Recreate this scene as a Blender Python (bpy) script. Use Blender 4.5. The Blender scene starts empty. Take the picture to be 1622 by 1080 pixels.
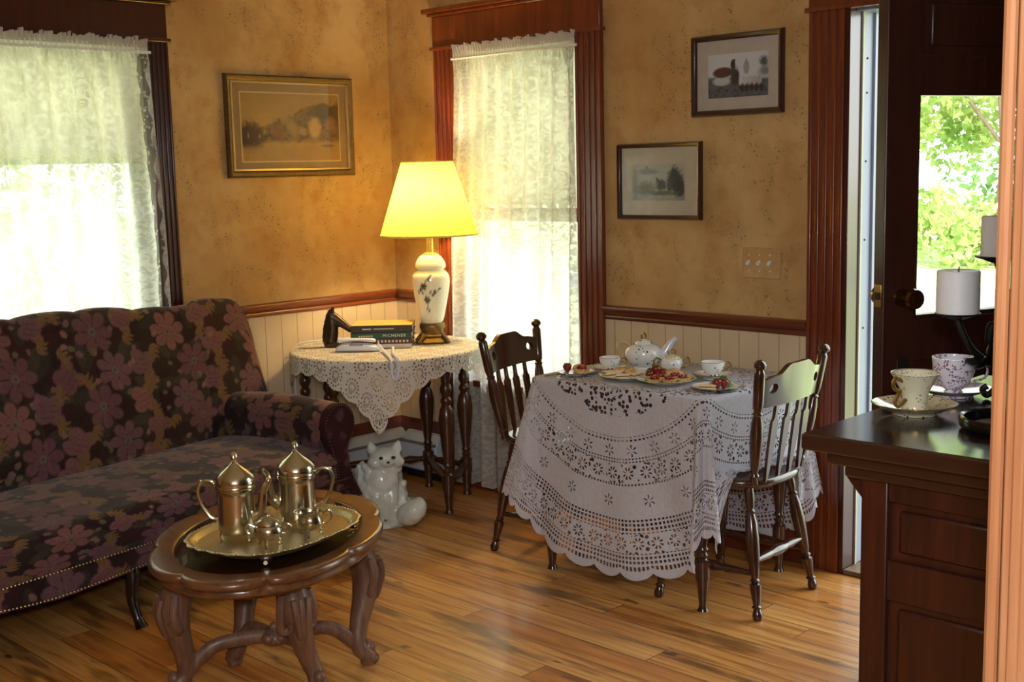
import bpy, bmesh, math, random
import numpy as np
from mathutils import Vector, Matrix, Euler
PI = math.pi
random.seed(7)
scene = bpy.context.scene
COL = scene.collection

# ------------------------------------------------------------------ helpers
def s2l(c):
    r = []
    for x in c[:3]:
        x = x / 255.0
        r.append(x / 12.92 if x <= .04045 else ((x + .055) / 1.055) ** 2.4)
    return tuple(r) + (1.0,)

def RZ(a): return Matrix.Rotation(a, 4, 'Z')
def T(x, y, z): return Matrix.Translation((x, y, z))

class M:
    def __init__(s):
        s.v = []; s.f = []; s.uv = []
    def add(s, vs, fs, uvs=None):
        o = len(s.v)
        s.v += [tuple(v) for v in vs]
        for i, f in enumerate(fs):
            s.f.append([o + k for k in f]); s.uv.append(uvs[i] if uvs else None)
        return s
    def merge(s, m, mat=None):
        s.add([(mat @ Vector(v)) if mat else v for v in m.v], m.f, m.uv); return s
    def box(s, c, d, mat=None):
        x, y, z = c; a, b, e = d[0] / 2, d[1] / 2, d[2] / 2
        vs = [Vector((x + i * a, y + j * b, z + k * e)) for i in (-1, 1) for j in (-1, 1) for k in (-1, 1)]
        if mat: vs = [mat @ v for v in vs]
        return s.add(vs, [(0, 1, 3, 2), (4, 6, 7, 5), (0, 4, 5, 1), (2, 3, 7, 6), (0, 2, 6, 4), (1, 5, 7, 3)])
    def bb(s, lo, hi):
        return s.box([(lo[i] + hi[i]) / 2 for i in range(3)], [hi[i] - lo[i] for i in range(3)])
    def grid(s, fn, nu, nv, cu=False, cv=False, uvfn=None, skip=None):
        NU = nu if cu else nu + 1; NV = nv if cv else nv + 1
        vs = [fn(i / nu, j / nv) for i in range(NU) for j in range(NV)]
        fs = []; us = []
        for i in range(nu):
            for j in range(nv):
                if skip and skip((i + .5) / nu, (j + .5) / nv): continue
                a, b = (i + 1) % NU, (j + 1) % NV
                fs.append((i * NV + j, a * NV + j, a * NV + b, i * NV + b))
                if uvfn: us.append([uvfn(i / nu, j / nv), uvfn((i + 1) / nu, j / nv), uvfn((i + 1) / nu, (j + 1) / nv), uvfn(i / nu, (j + 1) / nv)])
        return s.add(vs, fs, us if uvfn else None)
    def lathe(s, prof, seg=24, mat=None, sx=1, sy=1, fn=None):
        n = len(prof); vs = []; fs = []; us = []
        L = [0]
        for i in range(1, n): L.append(L[-1] + math.hypot(prof[i][0] - prof[i - 1][0], prof[i][1] - prof[i - 1][1]))
        for k in range(seg):
            a = 2 * PI * k / seg
            for (r, z) in prof:
                if fn: r = fn(r, z, a)
                v = Vector((r * math.cos(a) * sx, r * math.sin(a) * sy, z))
                vs.append(mat @ v if mat else v)
        for k in range(seg):
            b = (k + 1) % seg
            for i in range(n - 1):
                fs.append((k * n + i, b * n + i, b * n + i + 1, k * n + i + 1))
                us.append([(k / seg, L[i]), ((k + 1) / seg, L[i]), ((k + 1) / seg, L[i + 1]), (k / seg, L[i + 1])])
        if prof[0][0] > 1e-5:
            fs.append([k * n for k in range(seg)][::-1]); us.append([(0, 0)] * seg)
        if prof[-1][0] > 1e-5:
            fs.append([k * n + n - 1 for k in range(seg)]); us.append([(0, L[-1])] * seg)
        return s.add(vs, fs, us)
    def tube(s, pts, rad, seg=8, closed=False):
        pts = [Vector(p) for p in pts]; n = len(pts)
        if not hasattr(rad, '__len__'): rad = [rad] * n
        rings = []; up = None
        for i in range(n):
            if closed: t = pts[(i + 1) % n] - pts[i - 1]
            else: t = pts[min(i + 1, n - 1)] - pts[max(i - 1, 0)]
            t = t.normalized() if t.length > 1e-9 else Vector((0, 0, 1))
            if up is None:
                up = Vector((0, 0, 1)) if abs(t.z) < .9 else Vector((1, 0, 0))
            up = up - t * up.dot(t)
            up = up.normalized() if up.length > 1e-6 else t.orthogonal().normalized()
            w = t.cross(up)
            r = rad[i]
            r = r if hasattr(r, '__len__') else (r, r)
            rings.append([pts[i] + up * (math.cos(2 * PI * k / seg) * r[0]) + w * (math.sin(2 * PI * k / seg) * r[1]) for k in range(seg)])
        vs = [v for r in rings for v in r]; fs = []
        for i in range(n if closed else n - 1):
            j = (i + 1) % n
            for k in range(seg):
                b = (k + 1) % seg
                fs.append((i * seg + k, i * seg + b, j * seg + b, j * seg + k))
        if not closed:
            fs.append(list(range(seg))[::-1]); fs.append([(n - 1) * seg + k for k in range(seg)])
        return s.add(vs, fs)
    def turned(s, p0, p1, prof, seg=12):
        """lathe along an arbitrary axis; prof = [(r, t 0..1)]"""
        p0 = Vector(p0); p1 = Vector(p1); d = p1 - p0
        q = Vector((0, 0, 1)).rotation_difference(d.normalized()).to_matrix().to_4x4()
        return s.lathe([(r, t * d.length) for r, t in prof], seg, Matrix.Translation(p0) @ q)
    def sph(s, c, r, seg=16, rings=10, mat=None):
        if not hasattr(r, '__len__'): r = (r, r, r)
        m = (mat or Matrix.Identity(4))
        pr = [(math.sin(PI * i / rings), -math.cos(PI * i / rings)) for i in range(rings + 1)]
        pr[0] = (0, -1); pr[-1] = (0, 1)
        return s.lathe(pr, seg, T(*c) @ m @ Matrix.Diagonal((*r, 1)))
    def prism(s, pts, z0, z1, mat=None):
        n = len(pts)
        vs = [Vector((x, y, z0)) for x, y in pts] + [Vector((x, y, z1)) for x, y in pts]
        if mat: vs = [mat @ v for v in vs]
        fs = [list(range(n))[::-1], list(range(n, 2 * n))] + [(i, (i + 1) % n, n + (i + 1) % n, n + i) for i in range(n)]
        return s.add(vs, fs)
    def extrude(s, prof, p0, p1, out, up=(0, 0, 1)):
        """sweep a 2-D profile (depth, height) from p0 to p1"""
        p0 = Vector(p0); p1 = Vector(p1); o = Vector(out); u = Vector(up); n = len(prof)
        vs = [p + o * a + u * b for p in (p0, p1) for a, b in prof]
        return s.add(vs, [list(range(n))[::-1], list(range(n, 2 * n))] + [(i, (i + 1) % n, n + (i + 1) % n, n + i) for i in range(n)])
    def build(s, name, mat, parent=None, bevel=0, ang=35, smooth=True, weld=True, color=None, label=None, solid=0, sub=0):
        me = bpy.data.meshes.new(name)
        me.from_pydata(s.v, [], s.f); me.update()
        if any(u for u in s.uv):
            uvl = me.uv_layers.new(name='UVMap'); k = 0
            arr = []
            for u, f in zip(s.uv, s.f):
                arr += [c for p in (u if u else [(0, 0)] * len(f)) for c in p]
            uvl.data.foreach_set('uv', arr)
        if color is not None:
            ca = me.color_attributes.new('Col', 'FLOAT_COLOR', 'POINT')
            a = np.ones((len(s.v), 4), dtype=np.float32); a[:, :3] = color
            ca.data.foreach_set('color', a.ravel())
        bm = bmesh.new(); bm.from_mesh(me)
        if weld: bmesh.ops.remove_doubles(bm, verts=bm.verts, dist=1e-6)
        bmesh.ops.recalc_face_normals(bm, faces=bm.faces)
        bm.to_mesh(me); bm.free()
        if smooth:
            me.shade_smooth(); me.set_sharp_from_angle(angle=math.radians(ang))
        if mat: me.materials.append(mat)
        o = bpy.data.objects.new(name, me); COL.objects.link(o)
        if parent: o.parent = parent
        if bevel:
            b = o.modifiers.new('b', 'BEVEL'); b.width = bevel; b.segments = 2; b.limit_method = 'ANGLE'; b.angle_limit = math.radians(40)
        if sub:
            b = o.modifiers.new('s', 'SUBSURF'); b.levels = sub; b.render_levels = sub
        if solid:
            b = o.modifiers.new('t', 'SOLIDIFY'); b.thickness = solid; b.offset = 0
        if label: o['label'] = label
        return o

def tag(o, label=None, cat=None, group=None, kind=None):
    if label: o['label'] = label
    if cat: o['category'] = cat
    if group: o['group'] = group
    if kind: o['kind'] = kind
    return o
def thing(name, label, cat, loc=(0, 0, 0), rz=0, group=None):
    o = bpy.data.objects.new(name, None); COL.objects.link(o)
    o.empty_display_size = .05
    o.location = loc; o.rotation_euler = (0, 0, rz)
    return tag(o, label, cat, group)
def sgroup(name, loc=(0, 0, 0), rz=0):
    o = bpy.data.objects.new(name, None); COL.objects.link(o)
    o.location = loc; o.rotation_euler = (0, 0, rz); o['kind'] = 'structure'; return o
def dup(root, loc, rz=None, label=None, group=None):
    def cp(o, par):
        c = o.copy(); COL.objects.link(c)
        if par: c.parent = par
        for ch in list(o.children): cp(ch, c)
        return c
    r = cp(root, None); r.location = loc
    if rz is not None: r.rotation_euler = (0, 0, rz)
    return tag(r, label, None, group)
def remesh(m, name, mat, parent=None, voxel=.006, smooth=6, color=None):
    """union of blobs -> ONE continuous smooth skin"""
    o = m.build('tmp', None)
    r = o.modifiers.new('r', 'REMESH'); r.mode = 'VOXEL'; r.voxel_size = voxel
    if smooth:
        k = o.modifiers.new('k', 'SMOOTH'); k.iterations = smooth; k.factor = .5
    bpy.context.view_layer.update()
    dg = bpy.context.evaluated_depsgraph_get()
    me = bpy.data.meshes.new_from_object(o.evaluated_get(dg)); me.name = name
    bpy.data.objects.remove(o)
    me.materials.clear(); me.materials.append(mat); me.shade_smooth()
    n = bpy.data.objects.new(name, me); COL.objects.link(n)
    if parent: n.parent = parent
    return n
def cat(pts, n=8):
    """Catmull-Rom through points"""
    P = [Vector(p) for p in pts]; out = []
    for i in range(len(P) - 1):
        a = P[max(i - 1, 0)]; b = P[i]; c = P[i + 1]; d = P[min(i + 2, len(P) - 1)]
        for k in range(n):
            t = k / n
            out.append(.5 * ((2 * b) + (c - a) * t + (2 * a - 5 * b + 4 * c - d) * t * t + (3 * b - a - 3 * c + d) * t ** 3))
    out.append(P[-1]); return out
def ss(a, b, x):
    t = min(1, max(0, (x - a) / (b - a))); return t * t * (3 - 2 * t)

# ------------------------------------------------------------------ node helpers
class V:
    def __init__(s, t, k): s.t = t; s.k = k
    def _m(s, op, b=None, c=None):
        n = s.t.nodes.new('ShaderNodeMath'); n.operation = op
        for i, x in enumerate((s, b, c)):
            if x is None: continue
            if isinstance(x, V): s.t.links.new(x.k, n.inputs[i])
            else: n.inputs[i].default_value = x
        return V(s.t, n.outputs[0])
    def __add__(s, b): return s._m('ADD', b)
    def __radd__(s, b): return s._m('ADD', b)
    def __sub__(s, b): return s._m('SUBTRACT', b)
    def __rsub__(s, b): return (s * -1) + b
    def __mul__(s, b): return s._m('MULTIPLY', b)
    def __rmul__(s, b): return s._m('MULTIPLY', b)
    def __truediv__(s, b): return s._m('DIVIDE', b)
    def lt(s, b): return s._m('LESS_THAN', b)
    def gt(s, b): return s._m('GREATER_THAN', b)
    def fract(s): return s._m('FRACT')
    def floor(s): return s._m('FLOOR')
    def abs(s): return s._m('ABSOLUTE')
    def sqrt(s): return s._m('SQRT')
    def sin(s): return s._m('SINE')
    def mx(s, b): return s._m('MAXIMUM', b)
    def mn(s, b): return s._m('MINIMUM', b)
    def at2(s, b): return s._m('ARCTAN2', b)
    def pw(s, b): return s._m('POWER', b)
    def clamp(s):
        n = s.t.nodes.new('ShaderNodeClamp'); s.t.links.new(s.k, n.inputs[0]); return V(s.t, n.outputs[0])
    def step(s, a, b):
        n = s.t.nodes.new('ShaderNodeMapRange'); n.interpolation_type = 'SMOOTHSTEP'
        s.t.links.new(s.k, n.inputs[0]); n.inputs[1].default_value = a; n.inputs[2].default_value = b
        return V(s.t, n.outputs[0])

class NT:
    def __init__(s, name):
        s.m = bpy.data.materials.new(name); s.m.use_nodes = True
        s.t = s.m.node_tree; s.t.nodes.clear()
        s.out = s.t.nodes.new('ShaderNodeOutputMaterial')
    def n(s, ty, **kw):
        n = s.t.nodes.new(ty)
        for k, v in kw.items(): setattr(n, k, v)
        return n
    def lk(s, a, b): s.t.links.new(a.k if isinstance(a, V) else a, b)
    def coord(s, kind='Object'):
        return s.n('ShaderNodeTexCoord').outputs[kind]
    def xyz(s, sock):
        n = s.n('ShaderNodeSeparateXYZ'); s.lk(sock, n.inputs[0]); return [V(s.t, o) for o in n.outputs]
    def comb(s, x, y, z=0):
        n = s.n('ShaderNodeCombineXYZ')
        for i, q in enumerate((x, y, z)):
            if isinstance(q, V): s.lk(q, n.inputs[i])
            else: n.inputs[i].default_value = q
        return n.outputs[0]
    def mapp(s, sock, scale=(1, 1, 1), rot=(0, 0, 0), loc=(0, 0, 0)):
        n = s.n('ShaderNodeMapping'); s.lk(sock, n.inputs[0])
        n.inputs['Scale'].default_value = scale; n.inputs['Rotation'].default_value = rot; n.inputs['Location'].default_value = loc
        return n.outputs[0]
    def noise(s, sock, scale=5, detail=3, rough=.5, dist=0):
        n = s.n('ShaderNodeTexNoise'); s.lk(sock, n.inputs['Vector'])
        n.inputs['Scale'].default_value = scale; n.inputs['Detail'].default_value = detail
        n.inputs['Roughness'].default_value = rough; n.inputs['Distortion'].default_value = dist
        return V(s.t, n.outputs[0])
    def voro(s, sock, scale=5, rnd=1, feature='F1', dim='3D', out=0):
        n = s.n('ShaderNodeTexVoronoi', feature=feature, voronoi_dimensions=dim); s.lk(sock, n.inputs['Vector'])
        n.inputs['Scale'].default_value = scale; n.inputs['Randomness'].default_value = rnd
        return V(s.t, n.outputs[out])
    def white(s, x, dim='1D'):
        n = s.n('ShaderNodeTexWhiteNoise', noise_dimensions=dim)
        s.lk(x, n.inputs['W' if dim == '1D' else 'Vector']); return V(s.t, n.outputs[0])
    def mix(s, f, a, b, mode='MIX'):
        n = s.n('ShaderNodeMix', data_type='RGBA', blend_type=mode)
        for i, q in ((0, f), (6, a), (7, b)):
            if isinstance(q, V): s.lk(q, n.inputs[i])
            elif hasattr(q, 'is_linked'): s.lk(q, n.inputs[i])
            else: n.inputs[i].default_value = q
        return n.outputs[2]
    def ramp(s, f, stops):
        n = s.n('ShaderNodeValToRGB'); s.lk(f, n.inputs[0]); e = n.color_ramp.elements
        while len(e) < len(stops): e.new(.5)
        for i, (p, c) in enumerate(stops): e[i].position = p; e[i].color = c
        return n.outputs[0]
    def bump(s, h, strength=.3, dist=.01):
        n = s.n('ShaderNodeBump'); n.inputs['Strength'].default_value = strength; n.inputs['Distance'].default_value = dist
        s.lk(h, n.inputs['Height']); return n.outputs[0]
    def bsdf(s, color, rough=.5, metal=0, spec=.5, coat=0, normal=None, **kw):
        b = s.n('ShaderNodeBsdfPrincipled')
        for nm, q in (('Base Color', color), ('Roughness', rough), ('Metallic', metal), ('Specular IOR Level', spec), ('Coat Weight', coat)):
            if isinstance(q, V) or hasattr(q, 'is_linked'): s.lk(q, b.inputs[nm])
            else: b.inputs[nm].default_value = q
        b.inputs['Coat Roughness'].default_value = .12
        for k, q in kw.items(): b.inputs[k.replace('_', ' ')].default_value = q
        if normal is not None: s.lk(normal, b.inputs['Normal'])
        return b.outputs[0]
    def done(s, sh): s.lk(sh, s.out.inputs[0]); return s.m

def flat(name, c, rough=.5, metal=0, spec=.5, coat=0, var=.15, vs=30, bump=0, **kw):
    t = NT(name); co = t.coord(); nz = t.noise(co, vs, 3)
    c = s2l(c); d = tuple(x * (1 - var) for x in c[:3]) + (1,); e = tuple(min(1, x * (1 + var)) for x in c[:3]) + (1,)
    return t.done(t.bsdf(t.mix(nz, d, e), rough, metal, spec, coat, t.bump(nz, bump, .004) if bump else None, **kw))
def wood(name, c1, c2, axis=2, rough=.3, coat=.3, scale=1, spec=.5):
    t = NT(name); co = t.coord()
    sc = [26 * scale] * 3; sc[axis] = 1.6 * scale
    nz = t.noise(t.mapp(co, sc), 1.6, 5, .6, .6); n2 = t.noise(co, 2.2, 2)
    col = t.mix(nz.step(.3, .72), s2l(c1), s2l(c2))
    col = t.mix(n2 * .35, col, tuple(x * .45 for x in s2l(c1)[:3]) + (1,))
    return t.done(t.bsdf(col, rough, 0, spec, coat, t.bump(nz, .08, .003)))
def vcol(name, rough=.6, spec=.4, coat=0, noise=.0, nscale=200, sheen=0):
    t = NT(name); a = t.n('ShaderNodeVertexColor', layer_name='Col')
    col = a.outputs[0]; nrm = None
    if noise:
        nz = t.noise(t.coord(), nscale, 2)
        col = t.mix(noise, col, t.mix(nz.step(.3, .7), (.15, .15, .15, 1), (1.0, 1.0, 1.0, 1)), 'MULTIPLY')
        nrm = t.bump(nz, .15, .002)
    kw = dict(Sheen_Weight=sheen) if sheen else {}
    return t.done(t.bsdf(col, rough, 0, spec, coat, nrm, **kw))

# ------------------------------------------------------------------ camera
CAMP = (4.631155, -3.933684, 1.5); FPX = 1926.4547; YAW = 2.343399605; PIT = .1399006270; ROL = -.0236166177
d = Vector((math.cos(YAW) * math.cos(PIT), math.sin(YAW) * math.cos(PIT), -math.sin(PIT)))
r = d.cross(Vector((0, 0, 1))).normalized(); u = r.cross(d)
r2 = r * math.cos(ROL) + u * math.sin(ROL); u2 = -r * math.sin(ROL) + u * math.cos(ROL)
cam = bpy.data.objects.new('camera', bpy.data.cameras.new('camera')); COL.objects.link(cam)
mw = Matrix((r2, u2, -d)).transposed().to_4x4(); mw.translation = CAMP; cam.matrix_world = mw
cam.data.sensor_width = 36; cam.data.lens = FPX / 1622 * 36; cam.data.clip_start = .02; cam.data.clip_end = 300
scene.camera = cam

# ------------------------------------------------------------------ materials
def m_wallpaper():
    t = NT('wallpaper'); co = t.coord()
    n1 = t.noise(co, 2.3, 4, .6); n2 = t.noise(t.mapp(co, loc=(5, 3, 1)), 6, 5, .65)
    col = t.mix(n1.step(.35, .65), s2l((176, 138, 88)), s2l((196, 164, 112)))
    col = t.mix(n2.step(.45, .75) * .7, col, s2l((162, 114, 66)))
    # sprigs: small dark dots gathered along wandering vines
    vine = t.noise(t.mapp(co, (1, 1, .6), loc=(2, 7, 3)), 3.6, 2, .5, .7)
    band = 1.0 - ((vine - .5).abs()).step(.02, .09)
    n3 = t.noise(co, 7, 2)
    dots = t.voro(co, 80, 1).step(.34, .2) * t.noise(co, 40, 1).step(.42, .56)
    mask = band * dots * n3.step(.40, .50)
    col = t.mix(band * n3.step(.4, .6) * .16, col, s2l((120, 100, 62)))
    col = t.mix(mask * .7, col, s2l((76, 66, 42)))
    return t.done(t.bsdf(col, .75, 0, .25, 0, t.bump(n2, .05, .003)))
def m_bead(axis):
    t = NT('beadboard'); co = t.coord(); x = t.xyz(co)[axis]
    f = ((x * (1 / .088)).fract() - .5).abs()
    g = f.gt(.465); n = t.noise(co, 5, 3)
    col = t.mix(n.step(.3, .7), s2l((205, 184, 152)), s2l((214, 194, 162)))
    col = t.mix(g * .4, col, s2l((150, 118, 88)))
    return t.done(t.bsdf(col, .55, 0, .35, 0, t.bump(f.step(.46, .5) * -1.0, .5, .004)))
def m_floor():
    t = NT('pine_floor'); co = t.coord(); x, y, z = t.xyz(co)
    w = .112
    row = (y * (1 / w)).floor(); fy = (y * (1 / w)).fract()
    xo = x + t.white(row) * 7.0
    seg = (xo * (1 / 2.1)).floor(); fx = (xo * (1 / 2.1)).fract()
    rnd = t.white(t.comb(row, seg, 3.3), '3D'); rnd2 = t.white(t.comb(seg, row, 9.1), '3D')
    cs = t.comb(x * 1.3 + rnd * 40, y * 24, rnd2 * 9)
    g = t.noise(cs, 1.5, 5, .62, .5)
    big = t.noise(t.comb(x * 1.0 + rnd2 * 20, y * 5, 0), 1.8, 3, .6)
    col = t.mix(rnd, s2l((200, 132, 62)), s2l((232, 178, 102)))
    col = t.mix(g.step(.35, .75), col, s2l((170, 98, 40)))
    col = t.mix(big.step(.52, .68) * .8, col, s2l((104, 68, 36)))
    kn = t.noise(t.comb(x * 3, y * 9, 4), 2.0, 2)
    col = t.mix(kn.step(.68, .76) * .8, col, s2l((60, 36, 20)))
    seam = ((fy - .5).abs()).gt(.484).mx(((fx - .5).abs()).gt(.4992))
    col = t.mix(seam * (rnd2 * .5 + .5), col, s2l((40, 22, 12)))
    return t.done(t.bsdf(col, g * .12 + .27, 0, .5, .15, t.bump(seam * -1.0 + g * .2, .25, .003)))
def m_glass(name='window_glass', tint=(1, 1, 1, 1), g=.08):
    t = NT(name); a = t.n('ShaderNodeBsdfTransparent'); a.inputs[0].default_value = tint
    b = t.n('ShaderNodeBsdfGlossy'); b.inputs['Roughness'].default_value = .02
    f = t.n('ShaderNodeFresnel'); f.inputs[0].default_value = 1.45
    gb = V(t.t, t.n('ShaderNodeNewGeometry').outputs['Backfacing'])
    mx = t.n('ShaderNodeMixShader'); t.lk(V(t.t, f.outputs[0]) * (1.0 - gb), mx.inputs[0]); t.lk(a.outputs[0], mx.inputs[1]); t.lk(b.outputs[0], mx.inputs[2])
    return t.done(mx.outputs[0])
def fabric(t, dens, col, trans=.4, rough=.9):
    """cloth that lets light through, with holes where dens = 0"""
    d_ = t.n('ShaderNodeBsdfDiffuse'); tr = t.n('ShaderNodeBsdfTranslucent'); tp = t.n('ShaderNodeBsdfTransparent')
    for q in (d_, tr):
        if isinstance(col, tuple): q.inputs[0].default_value = col
        else: t.lk(col, q.inputs[0])
    a = t.n('ShaderNodeMixShader'); a.inputs[0].default_value = trans
    t.lk(d_.outputs[0], a.inputs[1]); t.lk(tr.outputs[0], a.inputs[2])
    b = t.n('ShaderNodeMixShader')
    if isinstance(dens, V): t.lk(dens, b.inputs[0])
    else: b.inputs[0].default_value = dens
    t.lk(tp.outputs[0], b.inputs[1]); t.lk(a.outputs[0], b.inputs[2])
    return t.done(b.outputs[0])
def m_curtain(edge):
    t = NT('lace_curtain'); uv = t.coord('UV'); x, y, z = t.xyz(uv)
    v = t.voro(t.mapp(uv, (1, 1, 0)), 22, 1); n = t.noise(t.mapp(uv, (1, 1, 0)), 26, 3, .6, 2.2)
    net = ((x * 260).fract() - .5).abs().mx(((y * 260).fract() - .5).abs()).step(.3, .5)
    fl = (v.lt(.34) * .6 + n.step(.47, .56)).clamp()
    dens = fl * .24 + .75 + net * .02
    if edge:
        wob = ((y * 50).sin()) * .006
        e = x + wob
        inb = e.gt(edge - .055) * e.lt(edge - .012)
        dens = dens * (1.0 - inb) + inb * (t.voro(t.mapp(uv, (1, 1, 0)), 45, 1).lt(.3) * .45 + .25)
    head = y.gt(2.0)
    dens = dens.mx(head * .95)
    fold_shade = t.noise(t.mapp(uv, (1, .12, 0), loc=(1.7, .3, 0)), 17, 2, .5, .25)  # darker pleat bands painted into the colour, standing in for fold shading
    fine = t.noise(t.mapp(uv, (1, .10, 0)), 48, 2)
    col = t.mix((fold_shade.step(.38, .64) * .75 + fine.step(.4, .6) * .25) * (1.0 - head), s2l((252, 250, 242)), s2l((222, 220, 206)))
    return fabric(t, dens, col, .62)
def m_clothlace():
    t = NT('crochet_lace'); uv = t.mapp(t.coord('UV'), (.963, .963, 1)); x, y, z = t.xyz(uv)
    r_ = (x * x + y * y).sqrt(); th = y.at2(x) * (1 / (2 * PI))
    def zone(a, b): return r_.gt(a) * r_.lt(b)
    def net(c, N, h):
        a = ((r_ * (1 / c)).fract() - .5).abs(); b = ((th * N).fract() - .5).abs()
        return a.mx(b).lt(h)
    uv2 = t.mapp(uv, (1, 1, 0))
    vor = t.voro(uv2, 52, .75).lt(.38)
    def rosette(rm, L, N):
        c = r_ - rm; a = ((th * N).fract() - .5) * L
        q = (c * c + a * a).sqrt(); an = c.at2(a) * (8 / (2 * PI))
        pet = (an.fract() - .5).abs().lt(.24)
        h = q.gt(.009) * q.lt(.021) * pet
        solid = q.lt(.027)
        return h, solid
    hole = zone(.262, .39) * t.voro(uv2, 62, .8).lt(.43)
    for rm, lo, hi in ((.29, .255, .325), (.58, .545, .615), (.815, .782, .848)):
        L = .066; N = round(2 * PI * rm / L); L = 2 * PI * rm / N
        h, s_ = rosette(rm, L, N)
        hole = hole.mx(zone(lo, hi) * vor * (1.0 - s_)).mx(zone(lo, hi) * h)
        hole = hole * (1.0 - zone(lo, hi) * s_ * (1.0 - h))
    hole = hole.mx(zone(.735, .782) * net(.0152, 312, .30))
    hole = hole.mx(zone(.848, .903) * net(.0150, 366, .29))
    hole = hole.mx(zone(.458, .474) * net(.016, 180, .27)).mx(zone(.53, .545) * net(.0125, 270, .28)).mx(zone(.615, .628) * net(.0125, 310, .26))
    # little fan motifs in the plain bands
    for rm, N in ((.505, 34), (.675, 26)):
        c = r_ - rm; a = ((th * N).fract() - .5) * (2 * PI * rm / N); q = (c * c + a * a).sqrt()
        an = c.at2(a) * (6 / (2 * PI))
        hole = hole.mx(q.gt(.006) * q.lt(.02) * (an.fract() - .5).abs().lt(.14))
    weave = ((x * 190).fract() - .5).abs().mx(((y * 190).fract() - .5).abs()).lt(.30)
    n = t.noise(uv2, 60, 2)
    band = ((r_ * 24).fract() - .5).abs()
    col = t.mix(n, s2l((204, 202, 212)), s2l((228, 225, 232)))
    col = t.mix(weave * .25, col, s2l((176, 166, 160)))
    dens = (1.0 - hole * .96) * (weave * -.16 + 1.0)
    return fabric(t, dens, col, .22)
def m_sidelace():
    t = NT('rosette_lace'); uv = t.coord('UV'); x, y, z = t.xyz(uv)
    c = .095
    def cell(px, py):
        a = ((px * (1 / c)).fract() - .5) * c; b = ((py * (1 / c)).fract() - .5) * c
        return a, b
    a, b = cell(x, y); q = (a * a + b * b).sqrt(); an = b.at2(a) * (14 / (2 * PI))
    ring = (q.gt(.010) * q.lt(.020) + q.gt(.027) * q.lt(.035)) * (an.fract() - .5).abs().lt(.26)
    vor = t.voro(t.mapp(uv, (1, 1, 0)), 70, .8).lt(.33) * q.gt(.042)
    hole = ring.mx(vor)
    edge = (x.abs()).mx(y.abs())
    cx = (x * (1 / c)).floor(); cy = (y * (1 / c)).floor()
    par = ((cx + cy) * .5).fract().gt(.25)
    inner = edge.lt(.285)
    solid = inner * par * (a.abs().mx(b.abs())).lt(.042)
    hole = hole * (1.0 - solid)
    n = t.noise(uv, 90, 2)
    col = t.mix(n, s2l((226, 216, 202)), s2l((242, 234, 220)))
    col = t.mix(solid, col, s2l((214, 198, 178)))
    return fabric(t, 1.0 - hole * .8, col, .2)

MWALL = m_wallpaper(); MB0 = m_bead(0); MB1 = m_bead(1)
MFLOOR = m_floor(); MGLASS = m_glass()
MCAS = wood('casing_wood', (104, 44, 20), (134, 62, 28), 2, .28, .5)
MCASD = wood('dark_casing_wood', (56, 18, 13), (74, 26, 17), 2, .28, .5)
MRAIL = wood('rail_wood', (112, 50, 24), (140, 68, 32), 1, .3, .4)
MRAILX = wood('rail_wood_across', (96, 42, 22), (120, 56, 28), 0, .3, .4)
MDOOR = wood('dark_door_wood', (54, 28, 24), (72, 38, 30), 2, .35, .3)
MPOST = wood('orange_pine', (172, 112, 72), (202, 144, 100), 2, .35, .3)
MCHAIR = wood('chair_wood', (58, 30, 18), (78, 42, 24), 2, .22, .6)
MTABLE = wood('carved_walnut', (104, 70, 52), (138, 100, 76), 2, .45, .1)
MTOPW = wood('walnut_top', (96, 60, 36), (128, 84, 52), 0, .28, .4)
MTURN = wood('turned_oak', (64, 36, 20), (88, 52, 30), 2, .3, .4)
MCOUNT = wood('counter_wood', (50, 28, 18), (66, 38, 24), 0, .2, .5)
MCOUNTV = wood('counter_panel', (46, 18, 11), (74, 30, 15), 2, .35, .3)
MLEGD = flat('ebony_leg', (30, 16, 14), .25, coat=.4)
MBRASS = flat('brass', (190, 150, 80), .25, 1)
MSILV = flat('silver_plate', (206, 200, 178), .2, 1, var=.12, vs=18)
MSILV2 = flat('engraved_silver', (210, 198, 160), .42, 1, var=.25, vs=90, bump=.25)
MWHITE = flat('white_glaze', (232, 234, 228), .12, coat=.6, var=.04)
MHEAT = flat('heater_enamel', (206, 212, 220), .4, var=.04)
MPLAS = flat('white_plastic', (226, 228, 240), .3, var=.03)
MIRON = flat('wrought_iron', (24, 22, 24), .4, .3, bump=.2)
MCEIL = flat('ceiling_paint', (226, 214, 190), .8)
MBRONZE = flat('bronze', (66, 50, 32), .35, .6, var=.4, vs=60, bump=.3)
MLAMPB = flat('antique_metal', (120, 96, 62), .4, .7, var=.35, vs=80, bump=.3)
MWAX = flat('white_wax', (238, 240, 242), .45, var=.03, Subsurface_Weight=.1)
MFELT = flat('dark_matter', (26, 20, 18), .6)

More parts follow.
